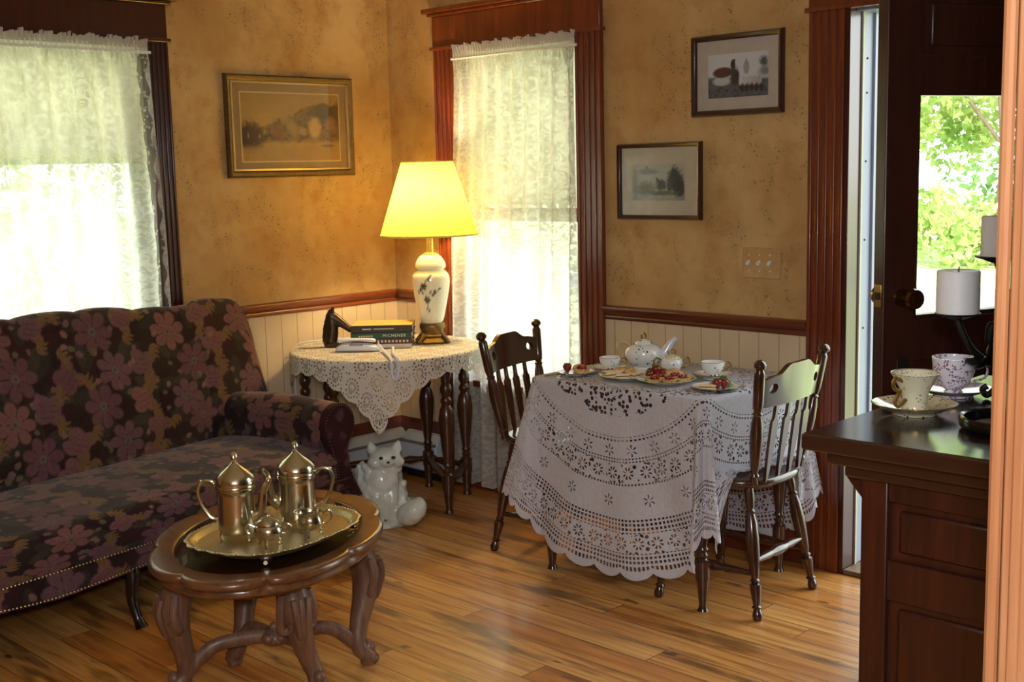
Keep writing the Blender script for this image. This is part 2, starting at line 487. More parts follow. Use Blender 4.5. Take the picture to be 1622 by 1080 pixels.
# ------------------------------------------------------------------ room shell
RX, RY, RH = 5.7, -5.6, 2.72
def wall_cells(a0, a1, z0, z1, holes):
    """rectangles of a wall minus rectangular holes (a-range, z-range)"""
    A = sorted({a0, a1, *[h[0] for h in holes], *[h[1] for h in holes]}); Z = sorted({z0, z1, *[h[2] for h in holes], *[h[3] for h in holes]})
    for i in range(len(A) - 1):
        for j in range(len(Z) - 1):
            ca, cz = (A[i] + A[i + 1]) / 2, (Z[j] + Z[j + 1]) / 2
            if not any(h[0] < ca < h[1] and h[2] < cz < h[3] for h in holes): yield A[i], A[i + 1], Z[j], Z[j + 1]
W1 = (-2.32, -1.31, .72, 2.06)      # left window (y range, z range)
W2 = (.487, 1.222, .52, 2.06)       # back window (x range, z range)
DR = (2.482, 3.36, 0, 2.03)         # door opening
m = M()
for a, b, c, e in wall_cells(RY, .14, 0, RH, [W1]): m.bb((-.14, a, c), (0, b, e))
tag(m.build('wall_left', MWALL, weld=False, smooth=False), kind='structure')
m = M()
for a, b, c, e in wall_cells(0, RX, 0, RH, [W2, (DR[0] - .02, DR[1] + .02, 0, DR[3] + .02)]): m.bb((a, 0, c), (b, .14, e))
tag(m.build('wall_back', MWALL, weld=False, smooth=False), kind='structure')
tag(M().bb((RX, RY, 0), (RX + .1, .14, RH)).build('wall_right', MWALL), kind='structure')
tag(M().bb((-.14, RY - .1, 0), (RX + .1, RY, RH)).build('wall_front', MWALL), kind='structure')
tag(M().bb((0, RY, -.06), (RX, 0, 0)).bb((DR[0], 0, -.06), (DR[1], .16, 0)).build('floor', MFLOOR), kind='structure')
tag(M().bb((-.14, RY - .1, RH), (RX + .1, .14, RH + .1)).build('ceiling', MCEIL), kind='structure')
# cased opening the picture is taken through
tag(M().bb((4.10, -2.60, 0), (RX, -2.48, RH)).build('wall_partition', MWALL), kind='structure')
jamb = sgroup('trim_1', (.013, 0, 0))
m = M().bb((4.094, -2.628, 0), (4.24, -2.60, RH)).bb((4.105, -2.634, 0), (4.118, -2.627, RH)).bb((4.082, -2.60, 0), (4.10, -2.48, RH))
m.build('casing_board', MPOST, jamb, bevel=.003)
M().tube([(4.088, -2.632, 0), (4.088, -2.632, RH)], .0075, 10).build('bead', MPOST, jamb)
MTARN = flat('tarnished_patch', (96, 62, 44), .5, .2, var=.5, vs=50)
for zc, h in ((1.405, .11), (1.02, .10), (.89, .03)):
    M().bb((4.150, -2.6305, zc - h / 2), (4.168, -2.627, zc + h / 2)).build('strike_plate', MTARN, jamb, bevel=.001)

# wainscot, rails, boards
ZR0, ZR1 = .866, .927
m = M()
for a, b in ((RY, W1[0] - .11), (W1[0] - .11, W1[1] + .1), (W1[1] + .1, 0)):
    top = ZR0 + .01 if not (a >= W1[0] - .12 and b <= W1[1] + .11) else W1[2] - .08
    m.bb((0, a, .28), (.008, b, top))
tag(m.build('trim_2', MB1), kind='structure')
m = M()
for a, b in ((0.008, .345), (1.348, 2.32), (3.52, RX)): m.bb((a, -.008, .0 if a > 1 else .2), (b, 0, ZR0 + .01))
tag(m.build('trim_3', MB0), kind='structure')
prof = [(0, 0), (.012, .002), (.016, .012), (.012, .02), (.022, .03), (.03, .045), (.026, .056), (.012, .061), (0, .061)]
m = M(); m.extrude(prof, (0, -1.21, ZR0), (0, 0, ZR0), (1, 0, 0)); m.extrude(prof, (0, RY, ZR0), (0, -2.43, ZR0), (1, 0, 0))
tag(m.build('trim_4', MRAIL, ang=50), kind='structure')
m = M()
for a, b in ((0, .345), (1.35, 2.322), (3.52, RX)): m.extrude(prof, (a, 0, ZR0), (b, 0, ZR0), (0, -1, 0))
tag(m.build('trim_5', MRAILX, ang=50), kind='structure')
bp = [(0, 0), (.018, 0), (.018, .25), (.010, .285), (0, .29)]
m = M(); m.extrude(bp, (0, RY, 0), (0, 0, 0), (1, 0, 0)); tag(m.build('baseboard_left', MRAIL, ang=50), kind='structure')
m = M()
for a, b in ((0, .345), (1.35, 2.322), (3.52, RX)): m.extrude(bp, (a, 0, 0), (b, 0, 0), (0, -1, 0))
tag(m.build('baseboard_back', MRAILX, ang=50), kind='structure')

def casing(parent, a0, a1, z0, z1, P, mat, w=.135, right=True, hmat=None, sill=False):
    """fluted side boards, head board with cornice; P(a, depth, z) maps onto the wall"""
    def slab(m, a, b, d0, d1, c, e):
        pts = [P(x, y, z) for x in (a, b) for y in (d0, d1) for z in (c, e)]
        lo = [min(p[i] for p in pts) for i in range(3)]; hi = [max(p[i] for p in pts) for i in range(3)]
        m.bb(lo, hi)
    for s, x0 in ((0, a0 - w), (1, a1)):
        m = M(); slab(m, x0, x0 + w, 0, .02, z0, z1)
        for k in (.0, .22, .44, .66, .88): slab(m, x0 + w * k + .002, x0 + w * (k + .12), .02, .027, z0, z1)
        m.build('side_casing', mat, parent, bevel=.003)
    m = M(); slab(m, a0 - w, a1 + w, 0, .026, z1, z1 + .145)
    slab(m, a0 - w - .012, a1 + w + .012, 0, .036, z1 - .006, z1 + .010)
    m.build('head_casing', hmat or mat, parent, bevel=.003)
    m = M(); slab(m, a0 - w - .016, a1 + w + .016, 0, .042, z1 + .145, z1 + .16); slab(m, a0 - w - .034, a1 + w + .034, 0, .062, z1 + .16, z1 + .182)
    m.build('cornice', hmat or mat, parent, bevel=.004)
    if sill:
        m = M(); slab(m, a0 - w - .02, a1 + w + .02, 0, .06, z0 - .03, z0); slab(m, a0 - w, a1 + w, 0, .02, z0 - .12, z0 - .03)
        m.build('sill', mat, parent, bevel=.004)
def sashes(parent, a0, a1, z0, z1, P, mat, q=.505):
    zm = z0 + (z1 - z0) * q
    def slab(m, a, b, d0, d1, c, e):
        pts = [P(x, y, z) for x in (a, b) for y in (d0, d1) for z in (c, e)]
        m.bb([min(p[i] for p in pts) for i in range(3)], [max(p[i] for p in pts) for i in range(3)])
    for nm, lo, hi, dd in (('upper', zm - .02, z1, -.10), ('lower', z0, zm + .02, -.07)):
        m = M()
        for a, b, c, e in ((a0, a0 + .045, lo, hi), (a1 - .045, a1, lo, hi), (a0, a1, lo, lo + .05), (a0, a1, hi - .05, hi)):
            slab(m, a, b, dd - .03, dd, c, e)
        sh = m.build('sash', mat, parent, bevel=.003)
        g = M(); slab(g, a0 + .04, a1 - .04, dd - .018, dd - .014, lo + .045, hi - .045); g.build('pane', MGLASS, sh)
    m = M()
    for a, b, c, e in ((a0, a0 + .012, z0, z1), (a1 - .012, a1, z0, z1), (a0, a1, z1 - .012, z1), (a0, a1, z0, z0 + .012)): slab(m, a, b, -.14, 0, c, e)
    m.build('jamb', mat, parent)
PL = lambda a, dd, z: (dd, a, z)
PB = lambda a, dd, z: (a, -dd, z)
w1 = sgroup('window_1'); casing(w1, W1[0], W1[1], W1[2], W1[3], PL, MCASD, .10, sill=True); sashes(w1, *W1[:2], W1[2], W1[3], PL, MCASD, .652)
w2 = sgroup('window_2'); casing(w2, W2[0], W2[1], 0.0, W2[3], PB, MCAS, .138); sashes(w2, *W2[:2], W2[2], W2[3], PB, MCAS)
M().bb((.487, -.018, 0), (1.222, 0, .5)).bb((.487, -.05, .5), (1.222, .1, .53)).build('apron', MCAS, w2, bevel=.003)
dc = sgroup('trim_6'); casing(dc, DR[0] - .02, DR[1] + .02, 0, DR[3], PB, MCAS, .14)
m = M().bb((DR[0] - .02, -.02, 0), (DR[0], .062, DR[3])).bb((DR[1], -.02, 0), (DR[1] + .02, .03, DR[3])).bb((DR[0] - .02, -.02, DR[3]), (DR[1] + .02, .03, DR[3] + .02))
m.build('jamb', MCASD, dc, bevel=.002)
M().bb((DR[0], -.02, 0), (DR[1], .16, .018)).build('threshold', flat('worn_threshold', (120, 96, 72), .5, var=.3), dc, bevel=.004)

# white outer frame of the doorway
sd = sgroup('trim_7')
MSTORM = flat('outer_frame_enamel', (140, 146, 166), .4, var=.06, vs=6)
m = M().bb((DR[0] - .02, .062, .018), (DR[0] + .002, .17, DR[3])).bb((DR[1], .03, .018), (DR[1] + .02, .17, DR[3])).bb((DR[0] - .02, .03, DR[3] - .012), (DR[1] + .02, .17, DR[3] + .02)).bb((DR[0] - .12, .14, 0), (DR[0] + .012, .172, DR[3] + .1))
m.build('outer_frame', MSTORM, sd, bevel=.002)
M().bb((DR[0] + .002, .062, .018), (DR[0] + .006, .074, DR[3] - .012)).build('weather_strip', flat('cream_strip', (176, 172, 142), .5), sd)
for z in (1.86, 1.74, 1.5, 1.22, .9): M().sph((DR[0] + .0025, .10, z), .004, 8, 6).build('screw', MFELT, sd)

# ------------------------------------------------------------------ inner door, standing open
HX = Vector((3.34, -.005, 0)); FE = Vector((3.008, -.770, 0)); DA = math.atan2((HX - FE).y, (HX - FE).x)
dr = sgroup('door_1', (FE.x, FE.y, 0), DA)      # local x: free edge -> hinge; local -y faces the camera side
L = (HX - FE).length; S = .108; TH = .044
def fr(m, x0, x1, z0, z1, y0=0, y1=TH): m.bb((x0, y0, z0), (x1, y1, z1))
m = M()
fr(m, 0, S, .012, 2.02); fr(m, L - S, L, .012, 2.02)
fr(m, S, L - S, 1.955, 2.02); fr(m, S, L - S, 1.69, 1.79); fr(m, S, L - S, .93, 1.05); fr(m, S, L - S, .012, .25)
m.build('door_frame', MDOOR, dr, bevel=.004)
m = M(); fr(m, S - .005, L - S + .005, 1.785, 1.96, .014, .03); fr(m, S - .005, L - S + .005, .245, .935, .014, .03)
fr(m, S + .05, L - S - .05, 1.815, 1.93, .008, .036); fr(m, S + .05, L - S - .05, .31, .87, .008, .036)
m.build('door_panel', MDOOR, dr, bevel=.006)
M().bb((S - .004, .02, 1.045), (L - S + .004, .025, 1.695)).build('door_glass', MGLASS, dr)
m = M()
for a, b, c, e in ((S, S + .012, 1.05, 1.69), (L - S - .012, L - S, 1.05, 1.69), (S, L - S, 1.05, 1.062), (S, L - S, 1.678, 1.69)): fr(m, a, b, c, e, .004, .04)
m.build('glazing_bead', MDOOR, dr)
kn = M(); kn.lathe([(.0, 0), (.026, 0), (.026, .004), (.012, .008), (.010, .03), (.022, .036), (.030, .048), (.027, .060), (.0, .066)], 24, T(.066, 0, 1.115) @ Matrix.Rotation(PI / 2, 4, 'X'))
kn.lathe([(.0, 0), (.026, 0), (.026, .004), (.012, .008), (.010, .03), (.022, .036), (.030, .048), (.027, .060), (.0, .066)], 24, T(.066, TH, 1.115) @ Matrix.Rotation(-PI / 2, 4, 'X'))
kn.build('knob', flat('aged_brass', (104, 74, 46), .22, .9), dr)
lp = M().bb((-.002, .008, 1.09), (.002, TH - .008, 1.155)).build('latch_plate', MBRASS, dr, bevel=.001)
M().bb((-.006, .014, 1.112), (0, TH - .014, 1.132)).build('latch', MFELT, lp)
M().bb((.05, -.004, .87), (.092, .0, .94)).build('lock_case', MFELT, dr, bevel=.002)

# ------------------------------------------------------------------ baseboard heater, two runs
def heater(p0, p1, out, label, name='baseboard_heater'):
    t = thing(name, label, 'heater')
    prof = [(0, .055), (.055, .045), (.062, .055), (.062, .175), (.05, .19), (.02, .225), (0, .23)]
    M().extrude(prof, p0, p1, out).build('cover', MHEAT, t, bevel=.003, ang=20)
    v = Vector(p1) - Vector(p0)
    o = Vector(out)
    m = M().extrude([(.056, .182), (.0665, .178), (.0665, .184), (.058, .190)], p0, p1, out); m.build('damper', flat('damper_grey', (120, 118, 112), .5), t)  # damper edge in a plain darker grey
    m = M().extrude([(0.0, .0), (.03, .0), (.03, .06), (0, .06)], p0, p1, out); m.build('fin_slot', MFELT, t)
heater((.019, -1.0, 0), (.019, -.019, 0), (1, 0, 0), 'white baseboard heater along the left wall behind the cat')
heater((.085, -.019, 0), (.342, -.019, 0), (0, -1, 0), 'short white baseboard heater under the lamp beside the tall window')

# ------------------------------------------------------------------ shades and curtains
MSHADE = NT('roller_shade'); MSHADE = fabric(MSHADE, .97, s2l((236, 232, 200)), .5)
def shade(label, P, a0, a1, z0, z1, dd):
    t = thing('roller_shade', label, 'window shade')
    n = 40
    m = M(); m.grid(lambda u_, v_: P(a0 + (a1 - a0) * u_, dd, z1 + (z0 - z1) * v_), n, 2); m.build('shade_cloth', MSHADE, t)
    m = M(); m.grid(lambda u_, v_: P(a0 + (a1 - a0) * u_, dd - .001, z0 - v_ * (.012 + .018 * abs(math.sin(u_ * PI * 9)))), 90, 2); m.build('scalloped_hem', MSHADE, t)
    m = M(); m.tube([P(a0, dd - .012, z1), P(a1, dd - .012, z1)], .013, 10); m.build('roller', MWHITE, t)
shade('cream pull-down shade behind the curtain of the left window', PL, W1[0] + .02, W1[1] - .02, 1.60, 2.035, -.045)
shade('cream pull-down shade behind the curtain of the tall window by the lamp', PB, W2[0] + .02, W2[1] - .02, 1.36, 2.035, -.045)
def curtain(label, P, a0f, a1f, z0, z1, dd, pleats, mat, seed, hemf=None):
    rnd = random.Random(seed); t = thing('lace_curtain', label, 'curtain')
    ph = [rnd.uniform(0, 6.28) for _ in range(5)]; NU, NV = 260, 46
    def f(u_, v_):
        z = z1 + (z0 - z1) * v_
        a = a0f(v_) + (a1f(v_) - a0f(v_)) * u_
        amp = .011 + .010 * v_
        w = amp * (math.sin(u_ * pleats * 2 * PI + ph[0] + 1.2 * math.sin(v_ * 3 + ph[1])) + .6 * math.sin(u_ * pleats * .47 * 2 * PI + ph[2] + v_ * 1.5))
        if v_ < .03: w = .006 * math.sin(u_ * pleats * 9 * PI)
        if hemf: z += hemf(u_) * v_
        return P(a, dd + w, z)
    m = M(); m.grid(f, NU, NV, uvfn=lambda u_, v_: ((a0f(0) + (a1f(0) - a0f(0)) * u_) * 1.0, z1 + (z0 - z1) * v_))
    m.build('drape', mat, t, weld=False, ang=180)
    def g(u_, v_):
        a = a0f(0) + (a1f(0) - a0f(0)) * u_
        h = .024 + .006 * math.sin(u_ * 71 + ph[3]) + .004 * math.sin(u_ * 167)
        return P(a + .002 * math.sin(u_ * 300), dd + .004 + .011 * math.sin(u_ * pleats * 10 * PI + ph[4]) * (v_ + .25), z1 - .012 + (h + .014) * v_)
    m = M(); m.grid(g, 420, 4); m.build('ruffled_heading', MRUF, t, weld=False, ang=180)
    e = .012
    m = M().tube([P(a0f(0) - e, dd, z1 - .03), P(a1f(0) + e, dd, z1 - .03)], .006, 8); m.build('curtain_rod', MWHITE, t)
MRUF = fabric(NT('ruffle_cloth'), .97, s2l((214, 206, 196)), .35)
curtain('white lace curtain with pale border over the left window behind the sofa', PL,
        lambda v: -2.36, lambda v: -1.312 + .035 * ss(.02, .55, v), .42, 2.038, .040, 11, m_curtain(-1.312), 3)
curtain('floor-length white lace curtain over the tall window behind the lamp', PB,
        lambda v: .512 - .075 * ss(.0, .6, v), lambda v: 1.242 + .004 * v, .02, 2.035, .048, 9, m_curtain(0), 5,
        lambda u_: .012 * abs(math.sin(u_ * 40)) + .008 * math.sin(u_ * 9))

# ------------------------------------------------------------------ pictures
def art_grid(w, h, fn, nx=120, ny=90):
    m = M(); m.grid(lambda u_, v_: (w * (u_ - .5), 0, h * (v_ - .5)), nx, ny)
    U, Vv = np.meshgrid(np.linspace(0, 1, nx + 1), np.linspace(0, 1, ny + 1), indexing='ij')
    return m, fn(U.ravel(), Vv.ravel())
def vnoise(x, y, seed=0):
    def h(i, j): return np.modf(np.abs(np.sin(i * 127.1 + j * 311.7 + seed * 17.3) * 43758.5453))[0]
    i = np.floor(x); j = np.floor(y); fx = x - i; fy = y - j
    fx = fx * fx * (3 - 2 * fx); fy = fy * fy * (3 - 2 * fy)
    return (h(i, j) * (1 - fx) + h(i + 1, j) * fx) * (1 - fy) + (h(i, j + 1) * (1 - fx) + h(i + 1, j + 1) * fx) * fy
def fbm(x, y, s=0): return .5 * vnoise(x, y, s) + .28 * vnoise(x * 2.1, y * 2.1, s + 1) + .16 * vnoise(x * 4.3, y * 4.3, s + 2) + .06 * vnoise(x * 9, y * 9, s + 3)
def ell(U, W, cx, cy, rx, ry, soft=.25, rot=0, nz=0):
    a, b = U - cx, W - cy; c, s_ = math.cos(rot), math.sin(rot)
    p = (a * c + b * s_) / rx; q = (-a * s_ + b * c) / ry
    dd = np.sqrt(p * p + q * q)
    if nz: dd = dd + nz * (fbm(U * 40, W * 40, 5) - .5)
    return np.clip((1 + soft - dd) / (2 * soft), 0, 1)
def lay(c, mask, col): return c * (1 - mask[:, None]) + np.array(s2l(col)[:3])[None, :] * mask[:, None]
def base(U, col): return np.tile(np.array(s2l(col)[:3]), (len(U), 1))
def art_sepia(U, W):
    c = base(U, (176, 142, 78)); n = fbm(U * 14, W * 9, 2)
    c = lay(c, np.clip((W - .55) * 2, 0, 1) * .5, (150, 116, 66))
    top = .52 + .38 * np.clip((U - .2) / .6, 0, 1) + .10 * (n - .5) * 2
    trees = np.clip((top - W) * 18, 0, 1) * np.clip((W - .25) * 14, 0, 1)
    c = lay(c, trees * .85, (112, 88, 50)); c = lay(c, trees * np.clip((fbm(U * 30, W * 24, 8) - .5) * 5, 0, 1), (82, 62, 38))
    c = lay(c, np.clip((U - .66) * 8, 0, 1) * np.clip((W - .5) * 8, 0, 1) * trees * .7, (80, 64, 36))
    c = lay(c, ell(U, W, .08, .35, .13, .22, .3, 0, .6), (66, 44, 32))
    for x in (.06, .17, .22): c = lay(c, ell(U, W, x, .40 + .05 * math.sin(x * 60), .005, .035, .5), (180, 150, 104))
    c = lay(c, ell(U, W, .74, .5, .065, .15, .25, 0, .5), (190, 156, 92)); c = lay(c, ell(U, W, .61, .44, .04, .06, .4, 0, .8), (170, 136, 80))
    c = lay(c, ell(U, W, .36, .42, .03, .13, .4, .2, .7), (132, 82, 58)); c = lay(c, ell(U, W, .5, .5, .05, .14, .5, .3, .9), (160, 130, 80))
    c = lay(c, ell(U, W, .91, .55, .05, .1, .5, 0, .9), (150, 112, 78)); c = lay(c, ell(U, W, .87, .22, .07, .025, .4), (106, 80, 46))
    return lay(c, np.clip((.25 - W) * 12, 0, 1) * .8, (168, 132, 74)) * (.9 + .2 * n[:, None])
def art_wagon(U, W):
    c = base(U, (196, 198, 200)); n = fbm(U * 22, W * 18, 4)
    g = np.clip((.52 - W - .1 * U) * 14, 0, 1); c = lay(c, g, (86, 92, 98)); c = lay(c, g * np.clip((n - .5) * 5, 0, 1), (58, 62, 68))
    c = lay(c, ell(U, W, .23, .38, .15, .1, .2), (176, 180, 182)); c = lay(c, ell(U, W, .25, .58, .17, .12, .12, .1), (86, 50, 50))
    c = lay(c, ell(U, W, .42, .74, .04, .12, .2), (48, 42, 44)); c = lay(c, ell(U, W, .44, .84, .02, .03, .2), (40, 36, 40)); c = lay(c, ell(U, W, .45, .48, .07, .2, .3, 0, .4), (60, 58, 62))
    c = lay(c, ell(U, W, .645, .66, .05, .15, .2), (150, 150, 150)); c = lay(c, ell(U, W, .645, .80, .012, .06, .3), (130, 130, 134))
    c = lay(c, ell(U, W, .93, .77, .07, .11, .4, 0, .9), (74, 84, 80)); c = lay(c, ell(U, W, .95, .55, .1, .1, .5, 0, .6), (120, 126, 126))
    for k in range(5): c = lay(c, ell(U, W, .56 + .075 * k, .36, .042, .11, .25), (192 - 8 * k, 194 - 8 * k, 196 - 8 * k))
    for k in range(5): c = lay(c, ell(U, W, .57 + .08 * k, .19, .036, .09, .25, 0, .5), (44, 48, 56))
    for k in range(5): c = lay(c, ell(U, W, .575 + .08 * k, .28, .012, .03, .4), (160, 70, 60))
    return lay(c, ell(U, W, .5, .5, .02, .1, .3), (56, 52, 56))
def art_etch(U, W):
    c = base(U, (170, 172, 158)); n = fbm(U * 26, W * 22, 6)
    c = lay(c, ell(U, W, .31, .8, .19, .075, .4, 0, .8) * .8, (104, 108, 98)); c = lay(c, ell(U, W, .29, .9, .03, .05, .4), (120, 122, 112))
    for x, y, rx, ry in ((.82, .55, .13, .36), (.9, .35, .1, .3), (.72, .42, .05, .2)): c = lay(c, ell(U, W, x, y, rx, ry, .25, 0, .9), (56, 58, 54))
    c = lay(c, ell(U, W, .06, .42, .05, .42, .4, 0, .8) * .7, (92, 96, 82)); c = lay(c, ell(U, W, .26, .32, .16, .2, .4, 0, 1.0), (92, 98, 84))
    c = lay(c, ell(U, W, .57, .42, .10, .16, .3, 0, .9), (70, 72, 68)); c = lay(c, ell(U, W, .50, .56, .025, .08, .3, .3), (70, 72, 68)); c = lay(c, ell(U, W, .6, .2, .28, .07, .4, 0, 1.0), (88, 92, 80))
    g = np.clip((.14 - W) * 20, 0, 1); return lay(lay(c, g * .6, (136, 140, 128)), np.clip((n - .6) * 6, 0, 1) * np.clip((.6 - W) * 6, 0, 1) * .6, (96, 98, 90))
MART = vcol('print_paper', .6, noise=.12, nscale=160); MPG = m_glass('picture_glass', (1, 1, 1, 1))
def picture(label, loc, rz, W_, H_, fw, fmat, matc, border, art, lip=None, tilt=0):
    t = thing('framed_picture', label, 'picture', loc, rz); t.rotation_euler = (0, tilt, rz)
    # local: x right, z up, wall at y=0, picture faces -y
    m = M(); prof = [(0, 0), (fw, 0), (fw, .010), (fw * .72, .020), (fw * .3, .024), (.003, .018), (0, .008)]
    c = [(-W_ / 2, -H_ / 2), (W_ / 2, -H_ / 2), (W_ / 2, H_ / 2), (-W_ / 2, H_ / 2)]
    n = len(prof); vs = []
    for (cx, cz) in c:
        sx, sz = (1 if cx < 0 else -1), (1 if cz < 0 else -1)
        for a, b in prof: vs.append((cx + sx * a, -b - .004, cz + sz * a))
    fs = [((k * n + i), ((k + 1) % 4) * n + i, ((k + 1) % 4) * n + (i + 1) % n, k * n + (i + 1) % n) for k in range(4) for i in range(n)]
    m.add(vs, fs); m.build('frame', fmat, t, ang=40)
    iw, ih = W_ - 2 * fw, H_ - 2 * fw
    if lip:
        m = M()
        for a, b, c_, e in ((-iw / 2, iw / 2, ih / 2 - .008, ih / 2), (-iw / 2, iw / 2, -ih / 2, -ih / 2 + .008), (-iw / 2, -iw / 2 + .008, -ih / 2, ih / 2), (iw / 2 - .008, iw / 2, -ih / 2, ih / 2)): m.bb((a, -.017, c_), (b, -.006, e))
        m.build('gilt_lip', lip, t)
    M().bb((-iw / 2 - .002, -.008, -ih / 2 - .002), (iw / 2 + .002, -.004, ih / 2 + .002)).build('mat_board', matc, t)
    l, r_, bo, to = border
    aw, ah = iw - l - r_, ih - bo - to
    if lip:
        m = M(); ax, az = (l - r_) / 2, (bo - to) / 2; e = .006
        m.bb((ax - aw / 2 - e, -.0095, az - ah / 2 - e), (ax + aw / 2 + e, -.008, az + ah / 2 + e)); m.build('mat_bevel', flat('pale_bevel', (206, 178, 116), .5), t)
    m, colr = art_grid(aw, ah, art)
    o = m.build('print', MART, t, color=colr, weld=False); o.location = ((l - r_) / 2, -.0102, (bo - to) / 2)
    M().bb((-iw / 2, -.0145, -ih / 2), (iw / 2, -.0135, ih / 2)).build('glazing', MPG, t)
MGILT = flat('worn_gilt', (98, 78, 48), .35, .5, var=.5, vs=70, bump=.3)
MFR = wood('frame_wood', (52, 28, 20), (66, 38, 28), 0, .35, .3)
picture('large sepia landscape print in a worn gilt frame on the left wall', (0, -.594, 1.717), PI / 2, .70, .452, .030, MGILT, flat('tan_mat', (150, 124, 84), .7), (.052, .052, .043, .050), art_sepia, flat('gilt_lip', (206, 180, 128), .3, .6))
picture('dark-framed print of a wagon and horses, higher of the two beside the door', (2.013, 0, 1.834), 0, .405, .302, .022, MFR, flat('grey_mat', (176, 166, 154), .7), (.052, .045, .045, .052), art_wagon, None, -.0)
picture('dark-framed grey etching with trees, lower of the two beside the tall window', (1.647, 0, 1.44), 0, .415, .304, .018, MFR, flat('beige_mat', (182, 172, 152), .7), (.052, .065, .058, .066), art_etch)
# switch plate
sp = thing('light_switch_plate', 'triple light switch plate papered like the wall beside the door', 'light switch', (2.12, 0, 1.13))
M().bb((-.082, -.006, -.058), (.082, -.0005, .058)).build('plate', MWALL, sp, bevel=.003)
for k in (-1, 0, 1):
    M().box((0, 0, 0), (.010, .022, .012), T(.046 * k - .008, -.012, .0) @ Matrix.Rotation(.5, 4, 'X')).build('toggle', MPLAS, sp, bevel=.002)
    for z in (.03, -.03): M().sph((.046 * k - .008, -.006, z), .003, 8, 6).build('screw', MPLAS, sp)

# ------------------------------------------------------------------ sofa
def floral(U, W, seed=1):
    """woven flowers painted in metres on (U, W)"""
    rnd = np.random.RandomState(seed)
    c = base(U, (42, 20, 22)); n = fbm(U * 9, W * 9, seed)
    c = lay(c, np.clip((n - .45) * 5, 0, 1) * .8, (44, 32, 27)); c = lay(c, np.clip((fbm(U * 6 + 9, W * 6, seed + 4) - .5) * 5, 0, 1) * .7, (56, 22, 28))
    def at(cx, cy, rot, R):
        dx = U - cx; dy = W - cy
        k = (np.abs(dx) < R) & (np.abs(dy) < R); co, si = math.cos(rot), math.sin(rot)
        x = dx * co + dy * si; y = -dx * si + dy * co
        return k, x, y
    def put(k, mask, col):
        idx = np.where(k)[0]; mk = np.clip(mask[idx], 0, 1); c[idx] = lay(c[idx], mk, col)
    def daisy(cx, cy, R, rot, col):
        k, x, y = at(cx, cy, rot, R * 1.2); rr = np.hypot(x, y); an = np.arctan2(y, x); pn = 7
        f = np.cos(an * pn / 2 % PI - 0) ; pet = np.abs(np.cos(an * pn / 2))
        edge = R * (.55 + .45 * pet ** .6)
        put(k, (edge - rr) / .006, col)
        put(k, ((.16 - pet) / .1) * (rr > R * .2) * (rr < R * .9) * .9, (58, 30, 36))
        put(k, np.clip((.10 - np.abs(np.sin(an * pn / 2))) / .06, 0, 1) * (rr < R * .75) * .45, (92, 52, 60))
        put(k, (R * .2 - rr) / .006, (104, 96, 84)); put(k, (R * .1 - rr) / .004, (70, 60, 56))
    def blossom(cx, cy, R, rot, col):
        k, x, y = at(cx, cy, rot, R * 2.2)
        for a, b, rx, ry in ((.45, .0, .62, .55), (.85, .35, .5, .42), (.85, -.35, .5, .42), (.1, .45, .45, .35), (.1, -.45, .45, .35)):
            q = np.sqrt(((x - a * R) / (rx * R)) ** 2 + ((y - b * R) / (ry * R)) ** 2); put(k, (1 - q) * 8, col)
        for b in (-.3, 0, .3):
            put(k, (1 - np.abs(y - b * R - .15 * x) / .004) * (x > 0) * (x < R) * .6, (70, 38, 46))
        # gold scroll leaves sweeping round the bloom
        for sgn in (1, -1):
            for j in range(3):
                px, py = -.35 * R, sgn * (.25 + .3 * j) * R
                rr = np.hypot(x - px, y - py); an = np.arctan2(y - py, x - px) * sgn
                tw = .17 * R * np.sin(np.clip((an + .6 - .3 * j) / (3.0 - .3 * j), 0, 1) * PI) + 1e-4
                put(k, (1 - np.abs(rr - .42 * R) / tw) * 3 * (an > -.6 + .3 * j) * (an < 2.4), (116, 88, 54))
                put(k, (1 - np.abs(rr - .42 * R) / (.03 * R)) * (an > -.6 + .3 * j) * (an < 2.4) * .7, (76, 52, 36))
    def leaf(cx, cy, R, rot, col):
        k, x, y = at(cx, cy, rot, R * 1.2)
        q = np.abs(y) - .45 * R * np.sqrt(np.clip(1 - (x / R) ** 2, 0, 1)); put(k, -q / .006, col)
        put(k, (1 - np.abs(np.mod(x * 60 + np.abs(y) * 40, 1) - .5) / .2) * (q < -.004) * .3, (82, 72, 62))
    def bud(cx, cy, R, rot, col):
        k, x, y = at(cx, cy, rot, R * 1.3); put(k, (1 - np.sqrt((x / R) ** 2 + (y / (R * .75)) ** 2)) * 6, col)
    u0, u1, w0, w1 = U.min() - .1, U.max() + .1, W.min() - .1, W.max() + .1
    P1, P2 = .27, .235
    i = 0
    y = w0; row = 0
    PINK = [(116, 78, 78), (106, 74, 80), (122, 82, 78), (100, 66, 72)]
    items = []
    while y < w1 + P2:
        x = u0 + (row % 2) * P1 / 2; j = 0
        while x < u1 + P1:
            items.append((x, y, (j + row) % 2, rnd.rand(6))); x += P1 * .72; j += 1
        y += P2 * .62; row += 1
    for x, y, k, q in items:
        leaf(x + .10, y + .04, .07, q[0] * 6, (46, 40, 34)); leaf(x - .06, y - .09, .055, q[1] * 6, (58, 50, 40))
    for x, y, k, q in items:
        jx, jy = (q[2] - .5) * .05, (q[3] - .5) * .05
        if k == 0: daisy(x + jx, y + jy, .078 + .014 * q[4], q[5] * 6, PINK[int(q[4] * 3.99)])
        else: blossom(x + jx, y + jy, .062 + .014 * q[4], 2.2 + q[5] * 1.6, PINK[int(q[5] * 3.99)])
        for m_ in range(3): bud(x + .09 * math.cos(q[m_] * 20), y + .09 * math.sin(q[m_] * 20), .012 + .006 * q[m_], q[m_] * 9, ((130, 96, 84), (112, 80, 88), (96, 86, 66))[m_])
